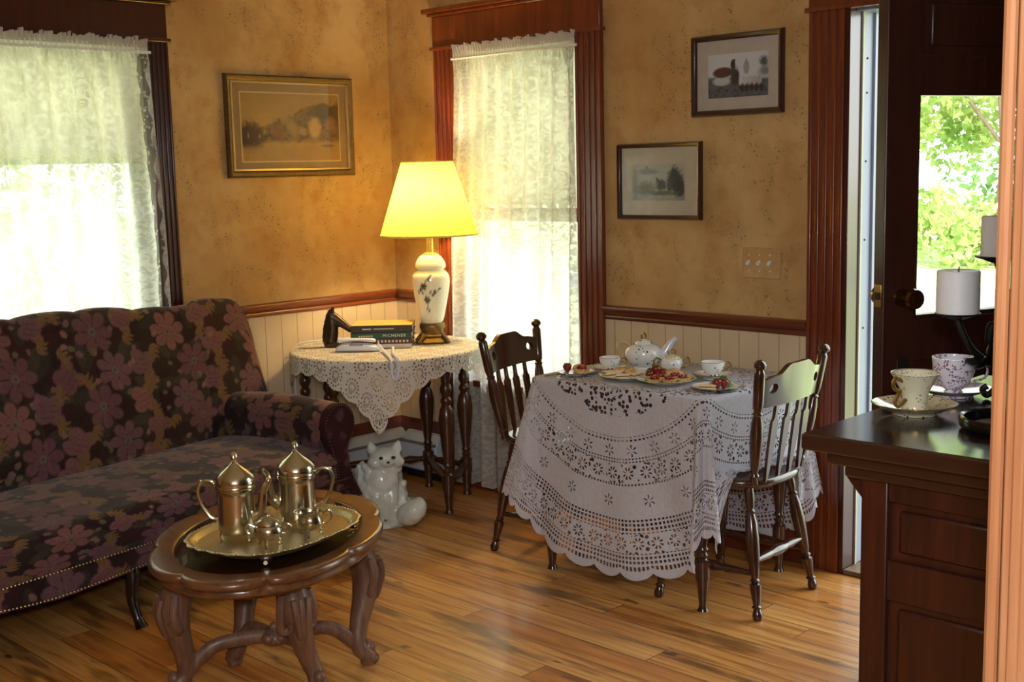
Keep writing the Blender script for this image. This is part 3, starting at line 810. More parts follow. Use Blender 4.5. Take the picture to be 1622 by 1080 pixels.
    return c * (.82 + .36 * fbm(U * 120, W * 120, 3))[:, None]
MFAB = vcol('tapestry_cloth', .85, .15, noise=.35, nscale=260, sheen=.15)
sofa = thing('sofa', 'dark floral tapestry settee with brass nailheads under the left window', 'sofa', (.577, -1.985, 0), math.radians(9))
def smooth_cloth(name, fn, nu, nv, uv, parent, seed, close=False):
    m = M(); m.grid(fn, nu, nv)
    A = np.array([uv(i / nu, j / nv) for i in range(nu + 1) for j in range(nv + 1)])
    return m.build(name, MFAB, parent, color=floral(A[:, 0], A[:, 1], seed), weld=False, ang=80)
def xj(y): return -.13 - .10 * ss(.1, 1.0, y) - .10 * ss(.1, 1.0, -y)       # seat/back line, bowed
def zt(y):
    a = abs(y); e = .955 + .045 * ss(.85, .2, a) + .022 * ss(.70, .84, a)
    e -= .24 * max(0, (a - .98) / .15) ** 3.5
    return e
def back(u_, v_):
    y = -1.13 + 2.26 * u_; t = v_; h = zt(y)
    puff = .014 * abs(math.sin((y + .02) * PI / .27)) ** .6 * (1 - ss(.85, 1.05, abs(y)))
    a = xj(y); b = -.285
    if t < .55:
        k = t / .55; z = .34 + (h - .06 - .34) * k; x = a + (b - a) * k ** .85 + .035 * math.sin(PI * k) + puff * math.sin(PI * min(1, k * 1.2)) ; 
        return (x, y, z + 0)
    if t < .72:
        k = (t - .55) / .17 * PI; return (b - .05 + .05 * math.cos(k), y, h - .06 + (.06 + puff) * math.sin(k))
    k = (t - .72) / .28; return (b - .10 - .01 * k, y, (h - .06) + (.24 - h + .06) * k)
smooth_cloth('backrest', back, 430, 210, lambda u_, v_: (2.26 * u_, v_ * 1.15), sofa, 11)
# closing sides of the back
t = NT('tapestry_side'); co = t.coord(); v1 = t.voro(co, 11, .9); n1 = t.noise(co, 25, 3, .6)
MFABD = t.done(t.bsdf(t.mix((v1 + n1 * .8).step(.72, .5) * .4, t.mix(n1, s2l((44, 22, 26)), s2l((64, 32, 36))), s2l((112, 80, 82))), .85, 0, .15, 0, t.bump(t.noise(co, 250, 2), .2, .002)))
for s_ in (0, 1):
    ring = [back(s_, j / 40) for j in range(41)]
    M().add(ring, [list(range(41))]).build('back_side', MFABD, sofa)
def seat(u_, v_):
    y = -.99 + 1.98 * u_; t = v_
    crown = .022 * math.sin(PI * min(1, max(0, (y + .99) / 1.98))) ** .4
    f = .365 + .02 * (1 - (y / 1.0) ** 2)
    if t < .66:
        k = t / .66; x = -.27 + (f - .04 + .27) * k
        return (x, y, .385 + crown + .035 * math.sin(PI * (k * .75 + .1)))
    if t < .8:
        k = (t - .66) / .14 * PI / 2; z0 = .385 + crown + .035 * math.sin(PI * .85)
        return (f - .04 + .045 * math.sin(k), y, z0 - .05 * (1 - math.cos(k)))
    k = (t - .8) / .2; z0 = .385 + crown + .035 * math.sin(PI * .85) - .05
    return (f + .005 - .012 * k, y, z0 + (.275 - z0) * k)
smooth_cloth('seat', seat, 380, 170, lambda u_, v_: (1.98 * u_ + .4, v_ * .98), sofa, 23)
def dip(y): return .215 - .030 * math.cos(y * PI / 1.0 * 1.0) * ss(1.0, .4, abs(y)) + .018 * math.cos(y * 2 * PI)
def apron(u_, v_):
    y = -1.0 + 2.0 * u_; f = .36 + .02 * (1 - y ** 2)
    z = .277 + (dip(y) - .277) * v_
    return (f + .004 + .006 * math.sin(PI * v_), y, z)
smooth_cloth('apron', apron, 300, 16, lambda u_, v_: (2 * u_ + .9, v_ * .08), sofa, 31)
m = M().bb((-.34, -.98, .19), (.345, .98, .33)); m.build('seat_frame', MFELT, sofa)
MNAIL = flat('dull_brass', (140, 112, 70), .35, .8)
# arms
def arm_at(k):
    """section of a rolled arm at depth k (0 back .. 1 front): y offset outwards, height, roll radius"""
    return .925 + .015 * k, .505 + .02 * math.sin(k * PI) , .075 + .012 * k
def arm_fn(sg):
    def f(u_, v_):
        k = u_; x = -.30 + .64 * k; yc, zc, R = arm_at(k)
        if v_ < .25:
            q = v_ / .25; return (x, sg * (yc - R * .95), .33 + (zc - .33) * q)
        if v_ < .75:
            a = PI - (v_ - .25) / .5 * (PI * 1.15); return (x, sg * (yc + R * math.cos(a)), zc + R * math.sin(a))
        q = (v_ - .75) / .25; a = -.15 * PI
        y0, z0 = yc + R * math.cos(a), zc + R * math.sin(a)
        return (x, sg * (y0 + (.985 - y0) * q ** .6), z0 + (.21 - z0) * q)
    return f
for sg in (1, -1):
    ao = smooth_cloth('armrest', arm_fn(sg), 110, 110, lambda u_, v_: (u_ * .64, v_ * .75), sofa, 40 + sg)
    # scroll-shaped front panel, sweeping down and out to the foot
    yc, zc, R = arm_at(1)
    pts = []
    for i in range(26):
        a = PI * 1.0 - i / 25 * PI * 1.15; pts.append((yc + R * math.cos(a), zc + R * math.sin(a)))
    right = cat([(pts[-1][0], pts[-1][1], 0), (yc + .045, zc - .10, 0), (yc + .045, zc - .17, 0), (yc + .085, zc - .26, 0), (yc + .115, zc - .315, 0)], 8)
    left = cat([(yc - .03, zc - .315, 0), (yc - .02, zc - .22, 0), (yc - .05, zc - .12, 0), (pts[0][0], pts[0][1], 0)], 8)
    outl = pts + [(p.x, p.y) for p in right[1:]] + [(p.x, p.y) for p in left[:-1]]
    m = M(); Q = Matrix(((0, 0, 1, 0), (sg, 0, 0, 0), (0, 1, 0, 0), (0, 0, 0, 1)))
    m.prism(outl, .335, .372, Q); pan = m.build('arm_front', MFABD, sofa, bevel=.006, ang=60)
    m = M(); nn = len(outl)
    for i in range(0, nn, 1):
        a, b = Vector(outl[i]), Vector(outl[(i + 1) % nn]); L_ = (b - a).length
        for q in range(max(1, int(L_ / .014))):
            p = a + (b - a) * q / max(1, int(L_ / .014)); cx = Vector((yc, zc - .08)); p = p + (cx - p).normalized() * .008
            m.sph((.3725, sg * p.x, p.y), .0030, 6, 4)
    tag(m.build('arm_nailhead_trim', MNAIL, pan), kind='stuff')
m = M()
for i in range(150):
    y = -.99 + 1.98 * i / 149; f = .36 + .02 * (1 - y ** 2)
    m.sph((f + .009, y, .279), .0040, 6, 4); m.sph((f + .009, y, dip(y) + .008), .0040, 6, 4)
tag(m.build('nailhead_trim', MNAIL, sofa), kind='stuff')
for (x, y, sp_) in ((.34, .88, .05), (.36, -.085, .05), (.34, -.88, .05), (-.30, .9, -.06), (-.30, -.9, -.06)):
    pr = cat([(x - sp_ * .6, y, .24), (x + sp_ * .1, y, .19), (x - sp_ * .1, y, .10), (x + sp_ * .3, y, .035), (x + sp_ * .75, y, .0)], 6)
    k = len(pr); m = M().tube(pr, [.034 - .018 * math.sin(min(1, i / (k - 1) * 1.15) * PI / 2) + .008 * max(0, i / (k - 1) - .8) * 5 for i in range(k)], 12)
    m.build('leg', MLEGD, sofa)

# ------------------------------------------------------------------ coffee table
CTZ = .45
ct = thing('coffee_table', 'oval carved walnut coffee table with glass inset and scalloped rim', 'coffee table', (1.655, -1.93, 0))
CA = 2.23; EA, EB = .467, .322
def oval(a, s=1.0, sc=0.0):
    k = 1 + sc * (abs(math.cos(4 * a)) ** .5 - .6)
    x, y = EA * s * k * math.cos(a), EB * s * k * math.sin(a)
    return x * math.cos(CA) - y * math.sin(CA), x * math.sin(CA) + y * math.cos(CA)
prof = [(.80, -.018, 0), (.80, -.006, 0), (.815, -.002, 0), (.84, .0, 0), (.90, -.001, .3), (.955, .004, 1), (.985, .003, 1), (1.0, -.006, 1), (.995, -.016, 1), (.965, -.022, .8), (.955, -.030, .4), (.965, -.038, .3), (.955, -.048, .2), (.90, -.052, 0), (.80, -.05, 0)]
m = M(); m.grid(lambda u_, v_: (*oval(u_ * 2 * PI, prof[round(v_ * 14)][0], .075 * prof[round(v_ * 14)][2]), CTZ + prof[round(v_ * 14)][1]), 160, 14, cu=True)
m.build('tabletop', MTOPW, ct, ang=60)
m = M(); m.grid(lambda u_, v_: (*oval(u_ * 2 * PI, .80 * v_ + .001, 0), CTZ - .03), 96, 6, cu=True)
m.build('top_panel', wood('inlay_panel', (92, 58, 36), (120, 78, 48), 0, .35, .3), ct)
# dark-tinted loose glass
t_ = NT('smoked_glass'); a_ = t_.n('ShaderNodeBsdfTransparent'); a_.inputs[0].default_value = (.55, .56, .5, 1); b_ = t_.n('ShaderNodeBsdfGlossy'); b_.inputs['Roughness'].default_value = .03
f_ = t_.n('ShaderNodeFresnel'); f_.inputs[0].default_value = 1.6; x_ = t_.n('ShaderNodeMixShader'); t_.lk(V(t_.t, f_.outputs[0]) * (1.0 - V(t_.t, t_.n('ShaderNodeNewGeometry').outputs['Backfacing'])), x_.inputs[0]); t_.lk(a_.outputs[0], x_.inputs[1]); t_.lk(b_.outputs[0], x_.inputs[2]); MSMOKE = t_.done(x_.outputs[0])
m = M(); m.grid(lambda u_, v_: (*oval(u_ * 2 * PI, .81 * v_ + .001, 0), CTZ - .004), 96, 4, cu=True); m.build('glass_top', MSMOKE, ct)
m = M(); m.grid(lambda u_, v_: (*oval(u_ * 2 * PI, .70, 0), CTZ - .045 - .045 * v_), 96, 1, cu=True); m.build('apron_band', MTABLE, ct, solid=.018)
feet = [(-.095, -.27), (-.155, -.04), (.195, .0), (.135, .22)]
tops = [(-.07, -.27), (-.165, .03), (.175, -.06), (.09, .255)]
for (fx, fy), (tx, ty) in zip(feet, tops):
    a = Vector((tx, ty, 0)); b = Vector((fx, fy, 0)); o = (a + b).normalized()
    P_ = cat([a * .90 + Vector((0, 0, .405)), a * .98 + o * .004 + Vector((0, 0, .335)), a * 1.0 + o * .022 + Vector((0, 0, .275)), a * .75 + b * .25 + o * .012 + Vector((0, 0, .20)), a * .35 + b * .62 + Vector((0, 0, .125)), b * .97 - o * .004 + Vector((0, 0, .065)), b + o * .016 + Vector((0, 0, .028)), b + o * .012 + Vector((0, 0, .0))], 6)
    n_ = len(P_); R_ = []
    kr = [.046, .046, .048, .037, .029, .025, .028, .020]
    for i in range(n_):
        q = i / (n_ - 1) * 7; j = min(6, int(q)); R_.append(kr[j] + (kr[j + 1] - kr[j]) * (q - j))
    m = M().tube(P_, R_, 12)
    lg = m.build('leg', MTABLE, ct)
    # carved leaf and scrolls
    kz = a * 1.0 + o * .024
    w_ = o.cross(Vector((0, 0, 1)))
    for s_ in (-1, 1):
        M().tube(cat([kz + w_ * s_ * .040 + Vector((0, 0, .325)), kz + w_ * s_ * .052 + o * .010 + Vector((0, 0, .270)), kz * .95 + w_ * s_ * .046 + o * .012 + Vector((0, 0, .222)), kz * .92 + w_ * s_ * .026 + o * .030 + Vector((0, 0, .225)), kz * .94 + w_ * s_ * .030 + o * .036 + Vector((0, 0, .250))], 5), .013, 8).build('scroll', MTABLE, lg)
    m = M()
    for s_ in (-.6, 0, .6):
        m.tube(cat([kz + o * .036 + w_ * s_ * .04 + Vector((0, 0, .315)), kz + o * .043 + w_ * s_ * .030 + Vector((0, 0, .265)), kz * .86 + b * .10 + o * .034 + w_ * s_ * .01 + Vector((0, 0, .19))], 5), [.010] * 5 + [.011] * 5 + [.006], 6)
    m.build('acanthus_leaf', MTABLE, lg)
    m = M(); m.sph(b + o * .020 + Vector((0, 0, .055)), (.020, .020, .022), 12, 8); m.sph(b + o * .030 + Vector((0, 0, .018)), (.022, .022, .018), 12, 8)
    m.build('scroll_toe', MTABLE, lg)
m = M(); c0 = Vector((.02, -.02, .135))
for (fx, fy) in feet:
    b = Vector((fx, fy, 0)); pp = cat([b * .97 + Vector((0, 0, .06)), b * .66 + c0 * .3 + Vector((0, 0, .09)), b * .3 + c0 * .6 + Vector((0, 0, .06)), c0], 6)
    m.tube(pp, [(.022, .015)] * len(pp), 8)
m.sph(c0, (.045, .045, .028), 16, 8)
for k in range(6):
    a = k * PI / 3; m.sph(c0 + Vector((.04 * math.cos(a), .04 * math.sin(a), .008)), (.018, .018, .014), 8, 6)
m.sph(c0 + Vector((0, 0, .03)), .014, 10, 6)
m.build('stretcher', MTABLE, ct, ang=60)

# ------------------------------------------------------------------ tray and silver
TX, TY = 1.725, -1.962; TA = 1.79; TZ = CTZ + .0005
tr = thing('serving_tray', 'engraved silver footed tray holding the coffee service', 'tray', (TX, TY, TZ), TA)
def sup(a, A, B, n=2.7):
    c, s_ = math.cos(a), math.sin(a); k = (abs(c) ** n + abs(s_) ** n) ** (-1 / n); return A * k * c, B * k * s_
tp = [(.001, .022), (.4, .022), (.84, .022), (.88, .024), (.915, .038), (.95, .041), (.985, .044), (1.0, .041), (.985, .036), (.93, .032), (.89, .018), (.84, .018), (.4, .018), (.001, .018)]
m = M(); m.grid(lambda u_, v_: (*[q * (1 + (.012 * math.sin(u_ * 2 * PI * 24) if tp[round(v_ * 13)][0] > .93 else 0)) for q in sup(u_ * 2 * PI, .262 * tp[round(v_ * 13)][0], .200 * tp[round(v_ * 13)][0])], tp[round(v_ * 13)][1] * .78), 144, 13, cu=True)
m.build('tray_body', MSILV2, tr, ang=70)
m = M()
for k in range(96):
    x, y = sup(k / 96 * 2 * PI, .259, .197); m.sph((x, y, .0335), .0026, 6, 4)
tag(m.build('gadroon_rim', MSILV2, tr), kind='stuff')
for sx in (-1, 1):
    for sy in (-1, 1):
        m = M(); px, py = sx * .175, sy * .125
        m.tube(cat([(px, py, .016), (px + sx * .006, py + sy * .006, .012), (px + sx * .016, py + sy * .014, .003), (px + sx * .020, py + sy * .018, .0045)], 4), .006, 8); m.sph((px + sx * .008, py + sy * .010, .012), (.016, .004, .012), 10, 6, RZ(-sx * sy * .8))
        m.build('tray_foot', MSILV, tr)
ZF = TZ + .0176
def spinner(t, prof, name, mat, seg=28, fn=None): return M().lathe(prof, seg, fn=fn).build(name, mat, t, ang=50)
def coffee_pot(label, loc, rz, mirror):
    t = thing('coffee_pot', label, 'coffee pot', loc, rz)
    spinner(t, [(.048, .020), (.053, .024), (.054, .035), (.0525, .08), (.052, .13), (.054, .150), (.057, .153), (.057, .158), (.054, .162), (.0, .160)], 'body', MSILV)
    ld = spinner(t, [(.0555, .161), (.057, .168), (.055, .178), (.050, .186), (.038, .198), (.022, .210), (.012, .219), (.008, .224), (.0, .225)], 'lid', MSILV)
    M().lathe([(.004, .223), (.008, .228), (.005, .232), (.011, .240), (.009, .248), (.003, .254), (.0, .255)], 12).build('finial', MSILV, ld)
    M().tube(cat([(-.052, 0, .158), (-.070, 0, .170), (-.098, 0, .168), (-.108, 0, .140), (-.098, 0, .100), (-.075, 0, .065), (-.052, 0, .058)], 7), .0052, 8).sph((-.060, 0, .163), .009, 8, 6).sph((-.098, 0, .171), (.008, .005, .006), 8, 6).build('handle', MSILV, t)
    pp = cat([(.050, 0, .060), (.068, 0, .075), (.075, 0, .105), (.080, 0, .140), (.094, 0, .165), (.100, 0, .172)], 6)
    M().tube(pp, [.018 - .011 * i / (len(pp) - 1) for i in range(len(pp))], 10).build('spout', MSILV, t)
    for k in range(4):
        a = PI / 4 + k * PI / 2
        M().tube(cat([(.046 * math.cos(a), .046 * math.sin(a), .034), (.054 * math.cos(a), .054 * math.sin(a), .020), (.052 * math.cos(a), .052 * math.sin(a), .008), (.058 * math.cos(a), .058 * math.sin(a), .0015)], 4), [.009, .008, .007, .006, .006, .005, .005, .005, .005, .005, .005, .005, .006], 8).build('foot', MSILV, t)
    m = M().lathe([(.0535, .146), (.0565, .147), (.0565, .150), (.0535, .151)], 28); m.build('beaded_band', MSILV, t)
    return t
rdir = math.atan2(.695, .718)       # the table's length, left to right
coffee_pot('silver coffee pot at the left end of the tray, its handle to the left', (1.690, -2.065, ZF), rdir, 0)
coffee_pot('silver coffee pot at the right end of the tray, its handle to the right', (1.716, -1.872, ZF), rdir + PI, 0)
sg = thing('sugar_bowl', 'small lidded silver sugar bowl at the front edge of the tray', 'sugar bowl', (1.822, -2.05, ZF), rdir)
spinner(sg, [(.0, .020), (.020, .021), (.036, .030), (.042, .044), (.039, .056), (.032, .062), (.034, .066), (.0, .066)], 'body', MSILV)
ld = spinner(sg, [(.034, .066), (.030, .074), (.018, .082), (.008, .086), (.005, .092), (.007, .098), (.0, .101)], 'lid', MSILV)
for s_ in (-1, 1): M().tube(cat([(s_ * .038, 0, .056), (s_ * .056, 0, .064), (s_ * .064, 0, .052), (s_ * .054, 0, .038), (s_ * .040, 0, .038)], 5), .0034, 8).build('handle', MSILV, sg)
cr = thing('cream_jug', 'small open silver cream jug at the right end of the tray', 'cream jug', (1.835, -1.915, ZF), rdir)
spinner(cr, [(.0, .020), (.020, .021), (.034, .030), (.039, .042), (.034, .056), (.032, .064), (.038, .074), (.0365, .074), (.030, .064), (.031, .055), (.035, .042), (.0, .028)], 'body', MSILV, fn=lambda r_, z, a: r_ * (1 + (.22 * max(0, math.cos(a - PI)) ** 6 * ss(.055, .074, z))))
M().tube(cat([(.036, 0, .068), (.056, 0, .076), (.062, 0, .058), (.050, 0, .040), (.036, 0, .038)], 5), .0034, 8).build('handle', MSILV, cr)
for tt in (sg, cr):
    for k in range(3):
        a = k * 2 * PI / 3 + .5
        M().tube(cat([(.026 * math.cos(a), .026 * math.sin(a), .028), (.034 * math.cos(a), .034 * math.sin(a), .018), (.031 * math.cos(a), .031 * math.sin(a), .007), (.038 * math.cos(a), .038 * math.sin(a), .0015)], 4), .0045, 8).build('foot', MSILV, tt)

# ------------------------------------------------------------------ side table in the corner
SX, SY, SZ, SR = .475, -.475, .728, .42
st = thing('side_table', 'round dark gateleg side table with turned legs in the corner', 'side table', (SX, SY, 0))
M().lathe([(.0, SZ - .022), (SR - .012, SZ - .022), (SR - .002, SZ - .014), (SR, SZ - .006), (SR - .004, SZ), (.0, SZ)], 64).build('tabletop', MTURN, st)
TURN = [(.021, 0), (.017, .012), (.014, .03), (.019, .09), (.022, .14), (.022, .15), (.026, .152), (.026, .245), (.022, .247), (.015, .26), (.020, .275), (.014, .29), (.021, .305), (.016, .32), (.024, .40), (.034, .53), (.036, .60), (.030, .66), (.018, .69), (.025, .71), (.025, .725), (.016, .745), (.026, .775), (.026, .80), (.017, .825), (.021, .85), (.021, .86), (.026, .862), (.026, 1)]
LG = {'a': (.764, -.389), 'b': (.595, -.118), 'c': (.352, -.138), 'd': (.385, -.712), 'e': (.285, -.66), 'f': (.072, -.635)}
LH = SZ - .022
for k, (x, y) in LG.items():
    M().lathe([(r_, z * LH) for r_, z in TURN], 16, T(x - SX, y - SY, 0)).build('leg', MTURN, st)
def rail(nm, p, q, z, h=.05, w=.02):
    a = Vector((p[0] - SX, p[1] - SY, z)); b = Vector((q[0] - SX, q[1] - SY, z)); dd = b - a
    M().box((dd.length / 2, 0, 0), (dd.length, w, h), T(*a) @ RZ(math.atan2(dd.y, dd.x))).build(nm, MTURN, st, bevel=.002)
def turnrail(p, q, z):
    M().turned((p[0] - SX, p[1] - SY, z), (q[0] - SX, q[1] - SY, z), [(.016, 0), (.012, .08), (.020, .16), (.012, .22), (.018, .4), (.020, .5), (.018, .6), (.012, .78), (.020, .84), (.012, .92), (.016, 1)], 12).build('stretcher', MTURN, st)
for p, q in (('f', 'c'), ('c', 'b'), ('e', 'f')): rail('apron_rail', LG[p], LG[q], LH - .05, .06)
rail('apron_rail', LG['d'], LG['a'], LH - .04, .045)
for p, q in (('a', 'b'), ('b', 'c'), ('c', 'f'), ('e', 'f'), ('d', 'e'), ('c', 'a')): turnrail(LG[p], LG[q], .14)
# lace mat over it
MSL = m_sidelace(); ea = math.radians(-45.5)
def side_cloth(u_, v_):
    s_, t = u_ * 2 - 1, v_ * 2 - 1
    es, et = 1 + .030 * abs(math.sin(t * PI * 5.0)), 1 + .030 * abs(math.sin(s_ * PI * 5.0))
    s2, t2 = s_ * (es if abs(s_) > .93 else 1), t * (et if abs(t) > .93 else 1)
    p, q = (s2 + t2) / 2 * .725, (s2 - t2) / 2 * .64
    x = p * math.cos(ea) - q * math.sin(ea); y = p * math.sin(ea) + q * math.cos(ea)
    rr = math.hypot(x, y); an = math.atan2(y, x)
    if rr <= SR - .004: return (x, y, SZ + .0025)
    e = rr - SR + .004; bend = min(e / .012, 1) * PI / 2
    rad = SR - .004 + .012 * math.sin(bend) + .010 * e / .2 * math.sin(an * 9) + .02 * e
    return (rad * math.cos(an), rad * math.sin(an), SZ + .0025 - .006 * (1 - math.cos(bend)) - max(0, e - .008))
m = M(); m.grid(side_cloth, 150, 150, uvfn=lambda u_, v_: ((u_ * 2 - 1) * .475, (v_ * 2 - 1) * .475))
o = m.build('lace_table_mat', MSL, None, weld=False, ang=180); o.location = (SX, SY, 0)
tag(o, 'cream crocheted rosette lace mat hanging in a point from the round corner table', 'lace mat')
ST = SZ + .004

# lamp
lm = thing('table_lamp', 'lit table lamp with pleated cream shade and floral milk-glass body', 'lamp', (.545, -.258, ST))
def lbase(r_, z, a):
    k = abs(math.cos(2 * a)); return r_ * (1 + .16 * k * (1 - z / .10))
M().lathe([(.0, 0), (.070, 0), (.074, .008), (.066, .016), (.056, .026), (.060, .034), (.050, .044), (.052, .060), (.058, .068), (.058, .082), (.052, .09), (.0, .09)], 48, fn=lbase).build('base', MLAMPB, lm, ang=50)
for k in range(4):
    m = M(); a = k * PI / 2 + .12; m.tube(cat([(.055 * math.cos(a), .055 * math.sin(a), .04), (.075 * math.cos(a), .075 * math.sin(a), .022), (.092 * math.cos(a), .092 * math.sin(a), .008)], 5), [.012 - .0004 * i for i in range(11)], 8); m.sph((.088 * math.cos(a), .088 * math.sin(a), .0075), (.014, .014, .0075), 10, 6); m.build('scroll_foot', MLAMPB, lm)
bp_ = [(.046, .09), (.055, .11), (.064, .15), (.074, .20), (.083, .25), (.086, .28), (.082, .305), (.070, .322), (.060, .330), (.066, .336), (.070, .345), (.067, .360), (.058, .378), (.046, .392), (.036, .398), (.028, .40)]
bp_ = [(p.x, p.y) for p in cat([(a, b, 0) for a, b in bp_], 5)]
SEG = 110; m = M(); m.lathe(bp_, SEG)
n_ = len(bp_); A = np.array([(k * 2 * PI / SEG, z) for k in range(SEG) for r_, z in bp_])
face = math.atan2(-.71, .70) - .12
dA = (np.mod(A[:, 0] - face + PI, 2 * PI) - PI) * .080; dZ = A[:, 1]
c = base(dA, (246, 240, 214))
def dab(cx, cz, rx, rz_, col, rot=0):
    global c
    c = lay(c, ell(dA, dZ, cx, cz, rx, rz_, .3, rot), col)
for cx, cz in ((-.018, .262), (-.006, .200)):
    for k in range(6): a = k * PI / 3; dab(cx + .009 * math.cos(a), cz + .009 * math.sin(a), .0075, .0045, (72, 66, 34), a)
    dab(cx, cz, .005, .005, (96, 90, 50))
for (x0, z0, x1, z1) in ((-.012, .278, .012, .308), (-.02, .25, -.006, .212), (.0, .225, .05, .245), (-.006, .19, -.002, .150), (-.03, .24, -.045, .232), (.012, .236, .03, .226)):
    for k in range(14): q = k / 13; dab(x0 + (x1 - x0) * q, z0 + (z1 - z0) * q + .004 * math.sin(q * 3), .0016, .0022, (104, 98, 60))
for cx, cz, rt in ((.05, .247, .5), (.03, .228, .6), (.012, .236, 1.2), (-.034, .250, 1.0), (-.046, .234, 1.6), (.012, .306, .8), (.004, .292, 1.4), (-.028, .236, -.8), (.002, .150, 1.0), (-.008, .158, 2.2), (.02, .222, 2.6)): dab(cx, cz, .010, .0042, (78, 74, 40), rt)
t_ = NT('painted_milk_glass'); a_ = t_.n('ShaderNodeVertexColor', layer_name='Col')
MLB = t_.done(t_.bsdf(a_.outputs[0], .12, 0, .5, .5, None, Subsurface_Weight=.15, Subsurface_Radius=(.02, .02, .015)))
cc = np.concatenate([c, c[:0]]); 
m.build('body', MLB, lm, color=c, weld=False, ang=60)
M().lathe([(.030, .398), (.032, .404), (.016, .410), (.0155, .474), (.020, .478), (.020, .484), (.0, .484)], 20).build('neck', flat('yellow_brass', (214, 186, 96), .25, .6), lm)  # neck in a yellower brass than the socket, not emissive
M().lathe([(.014, .484), (.016, .50), (.010, .51)], 14).build('socket', MBRASS, lm)
tsh = NT('pleated_shade'); uv = tsh.coord('UV'); x, y, z = tsh.xyz(uv)
sh_d = tsh.n('ShaderNodeBsdfDiffuse'); sh_t = tsh.n('ShaderNodeBsdfTranslucent'); sh_m = tsh.n('ShaderNodeMixShader')
cl = tsh.mix(((x * 96).fract() - .5).abs().step(.0, .5), s2l((252, 232, 84)), s2l((244, 218, 66)))
tsh.lk(cl, sh_d.inputs[0]); tsh.lk(cl, sh_t.inputs[0]); sh_m.inputs[0].default_value = .55
tsh.lk(sh_d.outputs[0], sh_m.inputs[1]); tsh.lk(sh_t.outputs[0], sh_m.inputs[2]); MSHD = tsh.done(sh_m.outputs[0])
m = M(); NS = 384
m.grid(lambda u_, v_: ((.218 + (.113 - .218) * v_ + .0022 * math.sin(u_ * 2 * PI * 96)) * math.cos(u_ * 2 * PI), (.218 + (.113 - .218) * v_ + .0022 * math.sin(u_ * 2 * PI * 96)) * math.sin(u_ * 2 * PI), .487 + .325 * v_), NS, 6, cu=True, uvfn=lambda u_, v_: (u_, v_))
MTAPE = fabric(NT('trim_tape'), .99, s2l((224, 208, 150)), .2)
shd = m.build('lamp_shade', MSHD, lm, weld=False, ang=180)
M().tube([(.2185 * math.cos(k * PI / 32), .2185 * math.sin(k * PI / 32), .487) for k in range(64)], .004, 8, True).build('shade_trim', MTAPE, shd)
M().tube([(.1135 * math.cos(k * PI / 24), .1135 * math.sin(k * PI / 24), .811) for k in range(48)], .003, 8, True).build('shade_trim', MTAPE, shd)
m = M().tube([(.010, 0, .51), (.05, 0, .60), (.045, 0, .70), (.0, 0, .79)], .0018, 6).tube([(-.010, 0, .51), (-.05, 0, .60), (-.045, 0, .70), (.0, 0, .79)], .0018, 6)
for k in range(3): a = k * 2 * PI / 3; m.tube([(0, 0, .79), (.112 * math.cos(a), .112 * math.sin(a), .805)], .0015, 6)
m.build('harp', MBRASS, lm)
tb = NT('lamp_bulb_glow'); e_ = tb.n('ShaderNodeEmission'); e_.inputs[0].default_value = (1, .82, .5, 1); e_.inputs[1].default_value = 20; MBULB = tb.done(e_.outputs[0])
M().lathe([(.012, .51), (.016, .53), (.030, .565), (.032, .585), (.022, .61), (.0, .618)], 20).build('bulb', MBULB, lm)
pl = bpy.data.lights.new('lamp_light', 'POINT'); pl.energy = 30; pl.color = (1, .74, .38); pl.shadow_soft_size = .045
po = bpy.data.objects.new('lamp_light', pl); COL.objects.link(po); po.location = (.545, -.258, ST + .66)
# lamp cord dropping behind the table edge
cd = M().tube(cat([(.30, -.19, ST + .003), (.12, -.42, ST + .003), (.068, -.60, ST + .003), (.049, -.665, ST - .02), (.050, -.67, .60), (.052, -.672, .45), (.04, -.67, .1), (.03, -.6, .02)], 8), .0028, 6).build('lamp_cord', MPLAS)
tag(cd, 'thin white electric cord hanging off the left edge of the corner table', 'cord')

# horse bookend
hb = thing('horse_bookend', 'dark bronze horse-head bookend at the left end of the book stack', 'bookend', (.300, -.605, ST), math.atan2(.695, .718))
m = M().box((0, 0, .009), (.115, .065, .018))
for i in range(15):
    q = i / 14; p = Vector((-.038 + .012 * math.sin(q * 2.2), 0, .015 + .10 * q)); m.sph(p, (.031 - .004 * q, .028 - .006 * q, .024), 12, 8)
for i in range(12):
    q = i / 11; m.sph((-.028 + .082 * q, 0, .134 - .058 * q ** 1.2), (.027 - .013 * q, .021 - .007 * q, .027 - .013 * q), 12, 8)
m.sph((.0, 0, .112), (.022, .018, .022), 12, 8); m.sph((.054, 0, .074), (.016, .012, .012), 10, 6)
for s_ in (-1, 1): m.sph((-.020, s_ * .011, .166), (.008, .006, .018), 8, 6)
for i in range(9): q = i / 8; m.sph((-.060 + .03 * q ** 2 , 0, .03 + .128 * q), (.014, .010, .013 + .004 * (i % 2)), 8, 6)
remesh(m, 'horse_head', MBRONZE, hb, .004, 4)

